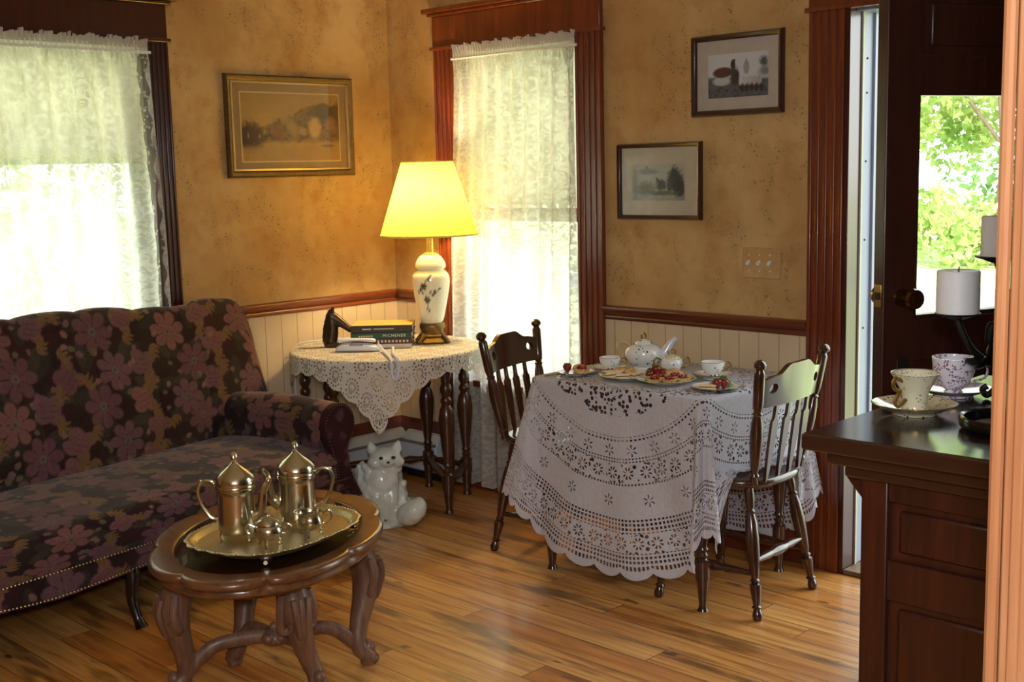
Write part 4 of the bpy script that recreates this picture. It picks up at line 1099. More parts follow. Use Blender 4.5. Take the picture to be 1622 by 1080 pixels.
# books (spines to the camera side)
def book(label, z, w, h_, dpt, cols, ang, off=(0, 0), title=None, dash=None, page=(226, 214, 180)):
    t = thing('book', label, 'book', (.428 + off[0], -.455 + off[1], ST + z), math.atan2(.695, .718) + ang)
    cm = flat('book_cover', cols, .45, var=.12); c2 = .0022
    m = M().bb((-w / 2, -dpt / 2, 0), (w / 2, dpt / 2, c2)).bb((-w / 2, -dpt / 2, h_ - c2), (w / 2, dpt / 2, h_))
    m.bb((-w / 2, -dpt / 2 - .003, 0), (w / 2, -dpt / 2, h_)); m.build('cover', cm, t, bevel=.0012)
    M().bb((-w / 2 + .004, -dpt / 2, c2), (w / 2 - .004, dpt / 2 - .004, h_ - c2)).build('page_block', flat('book_pages', page, .8, var=.1), t)
    if dash:
        m = M()
        for a, b, zz, hh in dash: m.bb((a, -dpt / 2 - .0036, zz), (b, -dpt / 2 - .003, zz + hh))
        m.build('spine_lettering', flat('spine_ink', (210, 206, 186), .5), t)
    if title:
        cu = bpy.data.curves.new('t', 'FONT'); cu.body = title[0]; cu.size = title[1]; cu.align_x = 'CENTER'; cu.align_y = 'CENTER'; cu.space_character = 1.25; cu.extrude = .0003
        ob = bpy.data.objects.new('t', cu); COL.objects.link(ob); bpy.context.view_layer.update()
        me = bpy.data.meshes.new_from_object(ob.evaluated_get(bpy.context.evaluated_depsgraph_get())); bpy.data.objects.remove(ob)
        tm = bpy.data.objects.new('spine_title', me); COL.objects.link(tm); tm.parent = t; me.materials.clear(); me.materials.append(flat('title_ink', (232, 232, 224), .5))
        tm.location = (title[2], -dpt / 2 - .0034, h_ / 2); tm.rotation_euler = (PI / 2, 0, 0)
    return t
book('thin pale book at the bottom of the corner-table stack', 0, .262, .018, .19, (214, 202, 190), .0, (.008, .0), dash=[(.10, .128, .001, .016)])
book('dark red book just above the pale bottom book of the stack', .0185, .268, .022, .19, (92, 40, 34), .02, (.004, .004), dash=[(x / 1000, x / 1000 + .008, .006, .010) for x in range(-20, 120, 16)])
book('green book with white lettering in the middle of the stack', .041, .27, .028, .19, (28, 70, 46), -.01, (.006, .002), ('MICHENER', .018, .058), dash=[(-.10 + k * .011, -.093 + k * .011, .010, .006) for k in range(6)])
book('dark-spined book with yellowed top on the corner-table stack', .0695, .272, .030, .185, (58, 44, 30), .0, (.006, .004), dash=[(-.085, -.045, .013, .005), (-.035, .055, .014, .004)])
M().bb((-.134, -.09, 0), (.134, .0925, .0015)).build('dust_jacket', flat('jacket_cream', (226, 190, 112), .5), bpy.data.objects['book.003']).location = (0, 0, .0302)

# telephone handset and cord
ph = thing('telephone', 'white corded telephone lying in front of the stacked books', 'telephone', (.478, -.640, ST), math.atan2(.695, .718) - .06)
def phone_body(u_, v_):
    x = -.098 + .196 * u_; a = v_ * 2 * PI; e = 1 - abs(2 * u_ - 1) ** 4.5
    w = .034 * max(.05, e) ** .5; hh = .038 * (.92 - .25 * (u_ - .2) ** 2) * max(.04, e) ** .5
    cs, sn = math.cos(a), math.sin(a)
    return (x, w * (abs(cs) ** .6) * (1 if cs > 0 else -1), max(0.0, .004 + hh / 2 + hh / 2 * (abs(sn) ** .6) * (1 if sn > 0 else -1) - .004))
m = M(); m.grid(phone_body, 40, 28, cv=True); m.build('cradle', MPLAS, ph, ang=50)
def handset(u_, v_):
    x = -.088 + .170 * u_; a = v_ * 2 * PI; k = abs(2 * u_ - 1); e = (1 - k ** 8)
    w = .020 * max(.1, e) ** .5; hh = (.007 + .005 * k ** 2) * max(.1, e) ** .5
    return (x, w * math.cos(a), .044 + .006 * (1 - k * k) + hh * math.sin(a))
m = M(); m.grid(handset, 40, 16, cv=True); m.build('handset', MPLAS, ph, ang=50)
M().box((.0, -.032, .031), (.06, .008, .004)).build('finger_slot', flat('slot_grey', (120, 118, 136), .5), ph)
m = M(); pp = cat([(.092, 0, .03), (.115, -.04, .012), (.150, -.15, .0085), (.184, -.265, .0085), (.199, -.312, -.004), (.203, -.325, -.045), (.210, -.326, -.072), (.221, -.322, -.066), (.226, -.312, -.03), (.222, -.295, .004), (.205, -.235, .0085), (.176, -.13, .0085), (.160, -.03, .010), (.150, .03, .008)], 14)
co = []
for i, p in enumerate(pp):
    a = i * 1.9; co.append(p + Vector((math.cos(a), math.sin(a) * .5, math.sin(a))) * .0022)
m.tube(co, .0052, 6); m.build('coiled_cord', MPLAS, ph)

# ------------------------------------------------------------------ porcelain cat
ca = thing('cat_figurine', 'white glazed porcelain long-haired cat sitting on the floor by the corner table', 'cat figurine', (.640, -.682, 0), math.radians(-37))
ca.scale = (1.06, 1.12, 1.0)
m = M()
m.sph((-.035, -.060, .085), (.095, .085, .090), 24, 16)          # haunches
m.sph((-.03, .03, .09), (.085, .08, .09), 24, 16)
m.sph((-.01, -.012, .165), (.075, .078, .10), 24, 16)             # trunk
m.sph((.028, .01, .19), (.058, .068, .075), 20, 14)               # chest ruff
m.sph((.02, .03, .245), (.052, .062, .04), 20, 14)
m.sph((.028, .026, .292), (.052, .062, .050), 24, 16)             # head
m.sph((.045, -.014, .276), (.03, .03, .026), 14, 10); m.sph((.045, .070, .276), (.03, .03, .026), 14, 10)
m.sph((.076, .034, .279), (.020, .024, .017), 14, 10)
for y in (-.020, .070):
    m.lathe([(.0, -.01), (.024, 0), (.017, .022), (.0, .048)], 12, T(.018, y, .322) @ Matrix.Rotation((y - .025) * -5, 4, 'X'))
for y in (-.012, .045):
    m.tube(cat([(.035, y, .19), (.062, y, .12), (.070, y, .055), (.072, y, .02)], 5), [.030, .029, .028, .027, .026, .025, .025, .024, .023, .023, .022, .022, .022, .022, .022, .022], 12)
    m.sph((.085, y, .018), (.034, .022, .019), 14, 8)
m.sph((.035, -.085, .05), (.062, .04, .05), 16, 10); m.sph((.085, -.075, .02), (.04, .022, .02), 14, 8)
tl = cat([(-.09, .05, .05), (-.06, .115, .045), (.01, .125, .045), (.080, .105, .05), (.105, .115, .065), (.108, .138, .090), (.098, .146, .112)], 6)
for i, p in enumerate(tl): q = i / (len(tl) - 1); m.sph(p, .038 + .012 * math.sin(q * PI) - .020 * max(0, q - .75) * 4, 12, 8)
m.lathe([(.0, 0), (.115, 0), (.118, .008), (.10, .022), (.0, .024)], 32, T(-.005, .01, 0))
for i in range(110):                                               # tufts of the coat
    rr = random.Random(i); a = rr.uniform(-2.2, 2.2); z = rr.uniform(.04, .25)
    R_ = .105 - .25 * max(0, z - .12); x, y = -.012 + R_ * .82 * math.cos(a), .0 + R_ * .92 * math.sin(a)
    m.sph((x, y, z), (.015, .015, .034), 8, 6, Matrix.Rotation(rr.uniform(-.5, .5), 4, 'X'))
tcat = NT('cat_glaze'); co = tcat.coord(); nz = tcat.noise(tcat.mapp(co, (1, 1, .45)), 60, 4, .6, 1.2); n2 = tcat.noise(co, 14, 2)
MCAT = tcat.done(tcat.bsdf(tcat.mix(n2.step(.35, .7), s2l((206, 210, 198)), s2l((232, 234, 226))), .14, 0, .5, .5, tcat.bump(nz, .5, .006)))
remesh(m, 'body', MCAT, ca, .005, 2)
MBLK = flat('black_glaze', (18, 22, 18), .1, coat=.5)
for y in (.009, .055): M().sph((.0755, y, .302), (.006, .0085, .0075), 12, 8).build('eye', MBLK, ca)
M().sph((.0955, .034, .287), (.005, .007, .005), 10, 6).build('nose', MBLK, ca)

# ------------------------------------------------------------------ dining table, cloth, chairs
DX, DY, DZ, HXT, HYT = 1.965, -.398, .737, .385, .305
dt = thing('dining_table', 'small dark tea table under the crocheted cloth between two chairs', 'table', (DX, DY, 0))
M().bb((-HXT, -HYT, DZ - .024), (HXT, HYT, DZ)).build('tabletop', MCHAIR, dt, bevel=.004)
for x, y in ((-.345, -.255), (.345, -.255), (-.345, .265), (.320, .265)):
    M().lathe([(r_ * .95, z * (DZ - .024)) for r_, z in TURN], 16, T(x, y, 0)).build('leg', MCHAIR, dt)
for a, b in (((-.345, -.255), (.345, -.255)), ((-.345, .265), (.32, .265)), ((-.345, -.255), (-.345, .265)), ((.345, -.255), (.32, .265))):
    lo = (min(a[0], b[0]) - .01, min(a[1], b[1]) - .01, DZ - .10); hi = (max(a[0], b[0]) + .01, max(a[1], b[1]) + .01, DZ - .024)
    M().bb(lo, hi).build('apron_rail', MCHAIR, dt)
CR = .03; NSC = 46
def cloth(u_, v_):
    th = u_ * 2 * PI; R = .95
    scal = .024 * abs(math.sin(th * NSC / 2)) ** .7
    rr = v_ * R
    if v_ > .965: rr += scal * (v_ - .965) / .035
    x, y = rr * math.cos(th), rr * math.sin(th)
    qx, qy = max(-HXT + CR, min(HXT - CR, x)), max(-HYT + CR, min(HYT - CR, y))
    dx, dy = x - qx, y - qy; mm = math.hypot(dx, dy)
    top = DZ + .0025
    if mm <= CR: return (x, y, top)
    e = mm - CR; nx, ny = dx / mm, dy / mm
    bend = min(e / .014, 1) * PI / 2
    c2 = min(1, 2 * abs(nx * ny))                                # 1 half-way round a corner
    phi = math.atan2(abs(ny), abs(nx))
    h = max(0, e - .010)
    amp = h * (.20 + (.0 if nx < 0 else -.05)) * c2 ** .7 if c2 > 0 else 0
    if nx > 0 and ny < 0: amp = h * (.10 * c2 ** .8 + .13 * math.exp(-((phi - 1.15) / .16) ** 2) + .10 * math.exp(-((phi - .55) / .18) ** 2) - .05 * math.exp(-((phi - .85) / .10) ** 2))
    rip = .020 * h * math.sin(th * 17 + 1.0) + .03 * h * math.sin(th * 7 + .4)
    flare = .010 * math.sin(bend) + amp + rip + .03 * h
    if y > qy and abs(nx) < .5: flare = min(flare, .02)
    X, Y = qx + nx * (CR + flare), qy + ny * (CR + flare)
    Z = top - .008 * (1 - math.cos(bend)) - h * (1 - .10 * c2)
    # where a chair seat stands under the edge the cloth comes to rest on it
    if nx > .6 or nx < -.6:
        w = ss(-.285, -.235, Y) * (1 - ss(.195, .25, Y)) * ss(.6, .75, abs(nx))
        zs = .464
        if w > 0 and Z < zs:
            over = zs - Z
            zz = zs + .006 + .010 * abs(math.sin(Y * 60 + over * 30)) * min(1, over / .03) + .004
            xo = X + (1 if nx > 0 else -1) * (.05 * (1 - math.exp(-over / .08)) + .012 * math.sin(Y * 48))
            Z = Z * (1 - w) + zz * w; X = X * (1 - w) + xo * w
    return (X, min(Y, .368), max(Z, .012))
m = M(); m.grid(cloth, 552, 110, cu=True, uvfn=lambda u_, v_: ((.974 if v_ > .99 else .95) * v_ * math.cos(u_ * 2 * PI), (.974 if v_ > .99 else .95) * v_ * math.sin(u_ * 2 * PI)))
tc = m.build('lace_tablecloth', m_clothlace(), None, weld=False, ang=180); tc.location = (DX, DY, 0)
tag(tc, 'round white crocheted tablecloth with scalloped hem over the tea table', 'tablecloth')

LEGP = [(.013, 0), (.016, .015), (.018, .04), (.014, .07), (.012, .085), (.018, .10), (.012, .115), (.015, .16), (.019, .23), (.020, .27), (.012, .285), (.018, .30), (.012, .315), (.016, .36), (.021, .50), (.023, .62), (.020, .74), (.014, .80), (.018, .82), (.012, .84), (.016, .90), (.015, 1)]
POSTP = [(.014, 0), (.012, .05), (.017, .07), (.012, .09), (.016, .14), (.021, .30), (.022, .40), (.019, .50), (.014, .56), (.018, .575), (.013, .59), (.017, .63), (.018, .66), (.018, .90), (.014, .915), (.012, .925), (.020, .945), (.021, .965), (.016, .985), (.006, 1.0), (.0, 1.0)]
def crest_pt(a, b, th, CH):
    """a -1..1 across, b 0..1 up, th = offset through the thickness"""
    W_ = .205; y = a * W_
    hump = .030 * ss(.62, .25, abs(a)) + .012 * ss(1.0, .62, abs(a)) - .006
    z = .715 + b * (.098 + hump) - .018 * (1 - b) * (1 - abs(a)) * 0
    x = -.196 - .040 * (b) * .42 - .030 * (1 - a * a) + th
    return (x, y, z)
def make_chair():
    t = thing('dining_chair', '', 'chair')
    # saddle seat
    m = M()
    def so(a):
        c, s_ = math.cos(a), math.sin(a); n = 2.9
        k = (abs(c) ** n + abs(s_) ** n) ** (-1 / n)
        x, y = .205 * k * c, .205 * k * s_
        return x, y * (1.0 + .10 * (x / .2)) * 1.02
    sp_ = [(.001, .424), (.55, .424), (.86, .426), (.97, .434), (1.0, .444), (1.0, .452), (.985, .459), (.94, .462), (.8, .459), (.5, .452), (.2, .452), (.001, .453)]
    m.grid(lambda u_, v_: (*[q * sp_[round(v_ * 11)][0] for q in so(u_ * 2 * PI)], sp_[round(v_ * 11)][1]), 64, 11, cu=True)
    m.build('seat', MCHAIR, t, ang=60)
    L4 = {'rl': ((-.135, -.135, .43), (-.205, -.195, 0)), 'rr': ((-.135, .135, .43), (-.205, .195, 0)), 'fl': ((.135, -.15, .43), (.185, -.205, 0)), 'fr': ((.135, .15, .43), (.185, .205, 0))}
    for k, (a, b) in L4.items(): M().turned(b, a, LEGP, 14).build('leg', MCHAIR, t)
    def at(k, z): a, b = Vector(L4[k][0]), Vector(L4[k][1]); return b + (a - b) * (z / .43)
    SP = [(.009, 0), (.010, .1), (.015, .3), (.012, .34), (.018, .42), (.019, .5), (.018, .58), (.012, .66), (.015, .7), (.010, .9), (.009, 1)]
    for p, q, z in (('rl', 'fl', .15), ('rr', 'fr', .15), ('rl', 'rr', .19), ('fl', 'fr', .20)): M().turned(at(p, z), at(q, z), SP, 12).build('stretcher', MCHAIR, t)
    for s_ in (-1, 1): M().turned((-.165, s_ * .155, .452), (-.225, s_ * .222, .880), POSTP, 14).build('back_post', MCHAIR, t)
    # crest rail with its two round piercings
    na, nb = 150, 44; hc = [(-.70, .60, .021), (.70, .60, .021)]
    vs = {}; m = M()
    def W(a, b):
        y, z = a * .205, b * .115
        for ca_, cb, R in hc:
            dy, dz = y - ca_ * .205, z - cb * .115
            dd = math.hypot(dy, dz * 1.15)
            if R - .0035 < dd < R + .0018 and dd > 0:
                k = R / dd; y, z = ca_ * .205 + dy * k, cb * .115 + dz * k
        return y / .205, z / .115
    def inside(a, b):
        return any(math.hypot((a - ca_) * .205, (b - cb) * .115 * 1.15) < R - .001 for ca_, cb, R in hc)
    keep = [(i, j) for i in range(na) for j in range(nb) if not inside(-1 + 2 * (i + .5) / na, (j + .5) / nb)]
    ks = set(keep)
    V_ = [crest_pt(*W(-1 + 2 * i / na, j / nb), th, 0) for th in (-.009, .009) for i in range(na + 1) for j in range(nb + 1)]
    ix = lambda l, i, j: l * (na + 1) * (nb + 1) + i * (nb + 1) + j
    F_ = []
    for i, j in keep:
        F_.append((ix(0, i, j), ix(0, i + 1, j), ix(0, i + 1, j + 1), ix(0, i, j + 1))); F_.append((ix(1, i, j), ix(1, i, j + 1), ix(1, i + 1, j + 1), ix(1, i + 1, j)))
        for (di, dj, p, q) in ((-1, 0, (i, j), (i, j + 1)), (1, 0, (i + 1, j + 1), (i + 1, j)), (0, -1, (i + 1, j), (i, j)), (0, 1, (i, j + 1), (i + 1, j + 1))):
            if (i + di, j + dj) not in ks: F_.append((ix(0, *p), ix(0, *q), ix(1, *q), ix(1, *p)))
    m.add(V_, F_)
    # drop loose vertices of the piercings
    used = sorted({k for f in m.f for k in f}); mp = {k: n for n, k in enumerate(used)}
    m.v = [m.v[k] for k in used]; m.f = [[mp[k] for k in f] for f in m.f]
    m.build('crest_rail', MCHAIR, t, ang=50)
    # arrow slats
    for a in (-.60, -.2, .2, .6):
        p0 = Vector((-.172 - .012 * (1 - a * a), a * .185, .448)); p1 = Vector(crest_pt(a * .86, .06, 0, 0))
        wd = [(0, .007), (.08, .008), (.16, .012), (.45, .0185), (.70, .021), (.78, .021), (.80, .012), (.84, .009), (1.0, .008)]
        m = M(); rows = []
        for q, w in wd:
            c_ = p0 + (p1 - p0) * q; c_.x -= .012 * math.sin(q * PI) * 0
            rows.append([(c_.x - .007, c_.y - w, c_.z), (c_.x - .007, c_.y + w, c_.z), (c_.x + .005, c_.y + w * .8, c_.z), (c_.x + .005, c_.y - w * .8, c_.z)])
        n_ = len(rows); fs = [(i * 4 + k, i * 4 + (k + 1) % 4, i * 4 + 4 + (k + 1) % 4, i * 4 + 4 + k) for i in range(n_ - 1) for k in range(4)] + [(3, 2, 1, 0), (n_ * 4 - 4, n_ * 4 - 3, n_ * 4 - 2, n_ * 4 - 1)]
        m.add([v for r_ in rows for v in r_], fs); m.build('slat', MCHAIR, t, bevel=.0015)
    return t
c1 = make_chair(); c1.location = (2.288, -.430, 0); c1.rotation_euler = (0, 0, PI + math.radians(3)); c1['label'] = 'dark arrow-back wooden chair on the right of the tea table, back to the counter'
dup(c1, (1.448, -.405, 0), math.radians(14), 'dark arrow-back wooden chair on the left of the tea table, before the tall window')

# ------------------------------------------------------------------ tea things
TT = DZ + .0045
VR = Vector((.718, .695, 0))
def china_mat(name, basec, spot, spots2, scale, thr=.25, gold=True):
    t = NT(name); co = t.coord(); x, y, z = t.xyz(co)
    v = t.voro(co, scale, 1).lt(thr); n = t.noise(co, scale * .33, 2).gt(.52)
    v2 = t.voro(t.mapp(co, loc=(3, 1, 2)), scale * 1.3, 1).lt(thr * .8) * n
    col = t.mix(v * n, s2l(basec), s2l(spot)); col = t.mix(v2, col, s2l(spots2))
    return t.done(t.bsdf(col, .12, 0, .5, .5))
MCH1 = china_mat('sprigged_china', (232, 234, 230), (44, 50, 58), (92, 104, 84), 62, .26)
MCH2 = china_mat('chintz_china', (232, 228, 236), (140, 84, 110), (120, 110, 150), 190, .42)
MCH3 = china_mat('gilded_china', (220, 214, 186), (150, 132, 92), (196, 186, 150), 160, .3)
MCH4 = china_mat('openwork_china', (216, 206, 170), (92, 78, 52), (226, 222, 206), 150, .33)
MGOLD = flat('gilt_line', (176, 142, 78), .25, .8)
def ear(pts, r_=.0028): return M().tube(cat(pts, 7), r_, 8)
def teacup(label, loc, rz, mat, R=.042, H=.052, waist=None, gold=MGOLD, saucer_label=None, sr=.07, saucer_mat=None, flare=False):
    t = thing('teacup', label, 'cup', loc, rz)
    if flare: pf = [(.0, .0), (.026, 0), (.0265, .004), (.0245, .010), (.025, .020), (.028, H * .5), (R * .86, H * .85), (R, H), (R - .002, H), (R * .84, H * .85), (.025, H * .5), (.022, .022), (.0, .014)]
    else: pf = [(.0, .0), (.019, 0), (.019, .004), (.017, .007), (.024, .011), (.033, .022), (R * .93, H * .62), (R * .97, H * .85), (R, H), (R - .002, H), (R * .94, H * .82), (R * .89, H * .6), (.030, .022), (.0, .013)]
    M().lathe([(p.x, p.y) for p in cat([(a, b, 0) for a, b in pf], 3)], 36).build('bowl', mat, t, ang=60)
    M().tube([((R - .001) * math.cos(k * PI / 24), (R - .001) * math.sin(k * PI / 24), H) for k in range(48)], .0011, 6, True).build('gilt_rim', gold, t)
    ear([(R * .93, 0, H * .80), (R * 1.25, 0, H * .94), (R * 1.5, 0, H * .75), (R * 1.38, 0, H * .48), (R * .80, 0, H * .34)]).build('handle', mat if gold is not MGOLD else gold, t)
    return t
def saucer(label, loc, mat, sr, name='saucer', catg='saucer', scal=0, hgt=.018, gold=True, rz=0):
    t = thing(name, label, catg, loc, rz)
    pf = [(.0, .003), (sr * .45, .003), (sr * .47, .0), (sr * .52, .0), (sr * .54, .004), (sr * .8, hgt * .6), (sr, hgt), (sr * .995, hgt + .002), (sr * .78, hgt * .6 + .003), (sr * .5, .0065), (.0, .0065)]
    fn = (lambda r_, z, a: r_ * (1 + scal * (abs(math.cos(a * 6)) - .5) * ss(.5, 1, r_ / sr))) if scal else None
    M().lathe(pf, 72, fn=fn).build('dish', mat, t, ang=50)
    if gold:
        M().tube([((sr * .998) * (1 + scal * (abs(math.cos(k * PI / 36 * 6)) - .5)) * math.cos(k * PI / 36), (sr * .998) * (1 + scal * (abs(math.cos(k * PI / 36 * 6)) - .5)) * math.sin(k * PI / 36), hgt + .001) for k in range(72)], .0013, 6, True).build('rim_line', gold if gold is not True else MGOLD, t)
    return t
MGREEN = flat('pale_green_rim', (188, 196, 150), .2, coat=.4)
vr = math.atan2(VR.y, VR.x)
# teapot
tp_ = thing('teapot', 'white porcelain teapot with blue sprigs, gold handle and upswept spout', 'teapot', (1.806, -.322, TT), vr)
pf = [(.0, 0), (.040, 0), (.041, .004), (.036, .008), (.048, .016), (.064, .036), (.070, .056), (.066, .074), (.052, .088), (.034, .095), (.030, .097), (.0, .097)]
M().lathe([(p.x, p.y) for p in cat([(a, b, 0) for a, b in pf], 3)], 40).build('body', MCH1, tp_, ang=60)
ld = M().lathe([(.033, .096), (.030, .102), (.018, .110), (.006, .114), (.0, .114)], 28).build('lid', MCH1, tp_)
M().tube([(.006, 0, .112), (.010, 0, .122), (.006, 0, .133), (-.001, 0, .136), (-.007, 0, .130), (-.006, 0, .118), (-.003, 0, .112)], .0032, 8).build('finial', MGOLD, ld)
M().tube(cat([(-.052, 0, .084), (-.070, 0, .102), (-.096, 0, .100), (-.104, 0, .080), (-.090, 0, .062), (-.068, 0, .034), (-.056, 0, .022)], 7), .0044, 8).build('handle', flat('cream_gilt', (216, 196, 136), .2, .3, coat=.4), tp_)
pp = cat([(.055, 0, .040), (.080, 0, .056), (.094, 0, .080), (.108, 0, .100), (.124, 0, .112)], 6)
M().tube(pp, [(.026 - .017 * (i / (len(pp) - 1)) ** .7, .018 - .010 * i / (len(pp) - 1)) for i in range(len(pp))], 12).build('spout', flat('blue_white_glaze', (206, 212, 226), .12, coat=.5), tp_)
# covered sugar, two handles
sb = thing('china_sugar_bowl', 'small gilded covered sugar bowl in front of the teapot', 'sugar bowl', (1.955, -.345, TT), vr)
pf = [(.0, 0), (.024, 0), (.024, .004), (.022, .007), (.034, .018), (.041, .034), (.039, .048), (.031, .056), (.0, .056)]
M().lathe([(p.x, p.y) for p in cat([(a, b, 0) for a, b in pf], 3)], 36).build('body', MCH1, sb, ang=60)
ld = M().lathe([(.032, .056), (.028, .064), (.014, .070), (.0, .071)], 28).build('lid', MCH3, sb)
M().tube([(.012, 0, .070), (.014, 0, .082), (.0, 0, .088), (-.014, 0, .082), (-.012, 0, .070)], .003, 8).build('finial', MGOLD, ld)
for s_ in (-1, 1): M().tube(cat([(s_ * .036, 0, .048), (s_ * .058, 0, .058), (s_ * .066, 0, .040), (s_ * .054, 0, .024), (s_ * .036, 0, .022)], 6), .003, 8).build('handle', MGOLD, sb)
saucer('saucer under the cup at the left of the teapot', (1.752, -.455, TT), MCH1, .068)
teacup('white sprigged teacup at the left, between two plates of pastries', (1.752, -.455, TT + .007), vr, MCH1, .041, .048)
saucer('saucer under the cup to the right of the sugar bowl', (2.142, -.352, TT), MCH1, .072)
teacup('white sprigged teacup at the right rear of the tea table', (2.142, -.352, TT + .007), vr, MCH1, .043, .054)
saucer('pale green-rimmed pastry platter, left one of the front pair', (1.890, -.530, TT), MCH3, .098, 'platter', 'plate', .05, .014, MGREEN)
saucer('pale green-rimmed pastry platter, right one of the front pair', (2.060, -.520, TT), MCH3, .104, 'platter', 'plate', .05, .016, MGREEN)
saucer('side plate with tartlets nearest the left chair', (1.690, -.575, TT), MCH1, .068, 'side_plate', 'plate', 0, .010)
saucer('side plate of fruit nearest the right chair', (2.270, -.520, TT), MCH1, .082, 'side_plate', 'plate', 0, .010)
fk = thing('dessert_fork', 'small silver fork resting on the cloth by the left side plate', 'fork', (1.648, -.630, TT), vr + .5)
m = M().tube([(-.06, 0, .003), (-.03, 0, .002), (.0, 0, .006), (.03, 0, .004)], [(.0035, .0012), (.002, .0012), (.0018, .0014), (.006, .001)], 8)
m.build('handle', MSILV, fk); m = M()
for k in (-1, 0, 1): m.tube([(.028, k * .004, .004), (.05, k * .004, .003)], .0012, 6)
m.build('tine', MSILV, fk)
# food
MPAS = NT('baked_pastry'); co = MPAS.coord(); nz = MPAS.noise(co, 55, 4, .6); MPAS = MPAS.done(MPAS.bsdf(MPAS.mix(nz.step(.3, .7), s2l((176, 120, 62)), s2l((226, 190, 136))), .6, 0, .4, 0, MPAS.bump(nz, .5, .004)))
MSAND = flat('soft_bread', (226, 204, 166), .75, var=.1, vs=90, bump=.2)
MBERR = NT('strawberry_skin'); co = MBERR.coord(); vv = MBERR.voro(co, 260, .6).lt(.22); MBERR = MBERR.done(MBERR.bsdf(MBERR.mix(vv, s2l((124, 22, 18)), s2l((190, 130, 70))), .25, 0, .5, .3))
MLEAF = flat('green_leaf', (78, 104, 44), .5, var=.3)
MGRAPE = flat('green_grape', (128, 146, 72), .2, coat=.4)
def pastry(label, loc, kind, seed, s_=1.0, grp=None):
    rr = random.Random(seed); t = thing('pastry', label, 'pastry', loc, rr.uniform(0, 6), grp)
    if kind == 'puff':
        m = M()
        for k in range(5): a = k * 1.257; m.sph((.012 * s_ * math.cos(a), .012 * s_ * math.sin(a), .011 * s_), (.014 * s_, .014 * s_, .011 * s_), 10, 8)
        m.sph((0, 0, .016 * s_), (.016 * s_, .016 * s_, .010 * s_), 10, 8)
        remesh(m, 'crust', MPAS, t, .0035, 3)
    elif kind == 'tart':
        M().lathe([(.0, .0), (.018 * s_, 0), (.026 * s_, .012 * s_), (.027 * s_, .016 * s_), (.022 * s_, .013 * s_), (.0, .013 * s_)], 28, fn=lambda r_, z, a: r_ * (1 + .05 * math.cos(a * 14))).build('crust', MPAS, t)
        m = M()
        for k in range(5): a = k * 1.257; m.sph((.011 * s_ * math.cos(a), .011 * s_ * math.sin(a), .018 * s_), .0065 * s_, 10, 8)
        m.build('berry_filling', MBERR, t)
    else:
        M().prism([(-.026 * s_, -.018 * s_), (.028 * s_, -.016 * s_), (-.022 * s_, .022 * s_)], 0, .007).build('bread_base', MSAND, t, bevel=.002)
        M().prism([(-.025 * s_, -.017 * s_), (.026 * s_, -.015 * s_), (-.021 * s_, .020 * s_)], .007, .0105).build('filling', flat('sandwich_filling', (150, 92, 60), .6, var=.4), t)
        M().prism([(-.026 * s_, -.018 * s_), (.028 * s_, -.016 * s_), (-.022 * s_, .022 * s_)], .0105, .0175).build('bread_top', MSAND, t, bevel=.002)
    return t
def berry(label, loc, s_, seed, grp=None):
    rr = random.Random(seed); t = thing('strawberry', label, 'strawberry', loc, rr.uniform(0, 6), grp)
    M().lathe([(p.x, p.y) for p in cat([(.0, 0, 0), (.006 * s_, .002 * s_, 0), (.012 * s_, .012 * s_, 0), (.014 * s_, .020 * s_, 0), (.010 * s_, .026 * s_, 0), (.0, .027 * s_, 0)], 3)], 16).build('fruit', MBERR, t)
    m = M()
    for k in range(5): a = k * 1.257; m.sph((.006 * s_ * math.cos(a), .006 * s_ * math.sin(a), .028 * s_), (.006 * s_, .003 * s_, .0015 * s_), 8, 5, RZ(a))
    m.build('leaf_cap', MLEAF, t); return t
def on(cx, cy, rx, ry): return (cx + VR.x * rx + .695 * ry * 1.0, cy + VR.y * rx - .718 * ry)
PZ = TT + .0075
g1 = 'pastries on the left platter'; g2 = 'tartlets on the right platter'
for k, (a, b) in enumerate(((-.055, .02), (-.02, .045), (-.02, -.01), (-.06, -.03), (.03, .03))): pastry('finger sandwich on the left platter of the front pair', (*on(1.890, -.530, a, b), PZ), 'sand', k, .95, g1)
for k, (a, b) in enumerate(((.02, -.04), (-.02, -.055))): pastry('golden puff at the back of the left platter', (*on(1.890, -.530, a, b), PZ), 'puff', 20 + k, 1.0, 'puffs at the back of the left platter')
for k, (a, b) in enumerate(((-.045, .045), (.005, .055), (.055, .035), (-.02, .0), (.035, -.012))): pastry('berry tartlet on the right platter of the front pair', (*on(2.060, -.520, a, b), PZ), 'tart', 40 + k, 1.05, g2)
pastry('large golden puff topping the back of the right platter', (*on(2.060, -.520, .035, -.055), PZ), 'puff', 61, 1.35)
for k, (a, b, s_) in enumerate(((-.03, -.05, 1.25), (-.055, -.038, 1.1), (-.005, -.06, 1.15), (-.045, -.068, 1.2))): berry('strawberry heaped between the two front platters and the teapot', (*on(2.060, -.520, a, b), PZ + (.0 if k else .012)), s_, k, 'strawberries heaped behind the right platter')
pastry('tartlet on the left side plate', (*on(1.690, -.575, .018, .012), TT + .0065), 'tart', 70, 1.2)
pastry('golden puff on the left side plate', (*on(1.690, -.575, .01, -.03), TT + .0065), 'puff', 71, 1.1)
berry('dark strawberry at the left edge of the left side plate', (*on(1.690, -.575, -.035, -.01), TT + .0065), 1.2, 9)
pastry('finger sandwich at the front of the fruit plate by the right chair', (*on(2.270, -.520, -.03, .03), TT + .0065), 'sand', 72, 1.1)
for k, (a, b, s_) in enumerate(((.0, .03, 1.2), (.03, -.02, 1.1), (.025, .025, 1.15))): berry('red strawberry on the fruit plate by the right chair', (*on(2.270, -.520, a, b), TT + .0065), s_, 30 + k, 'strawberries on the right fruit plate')
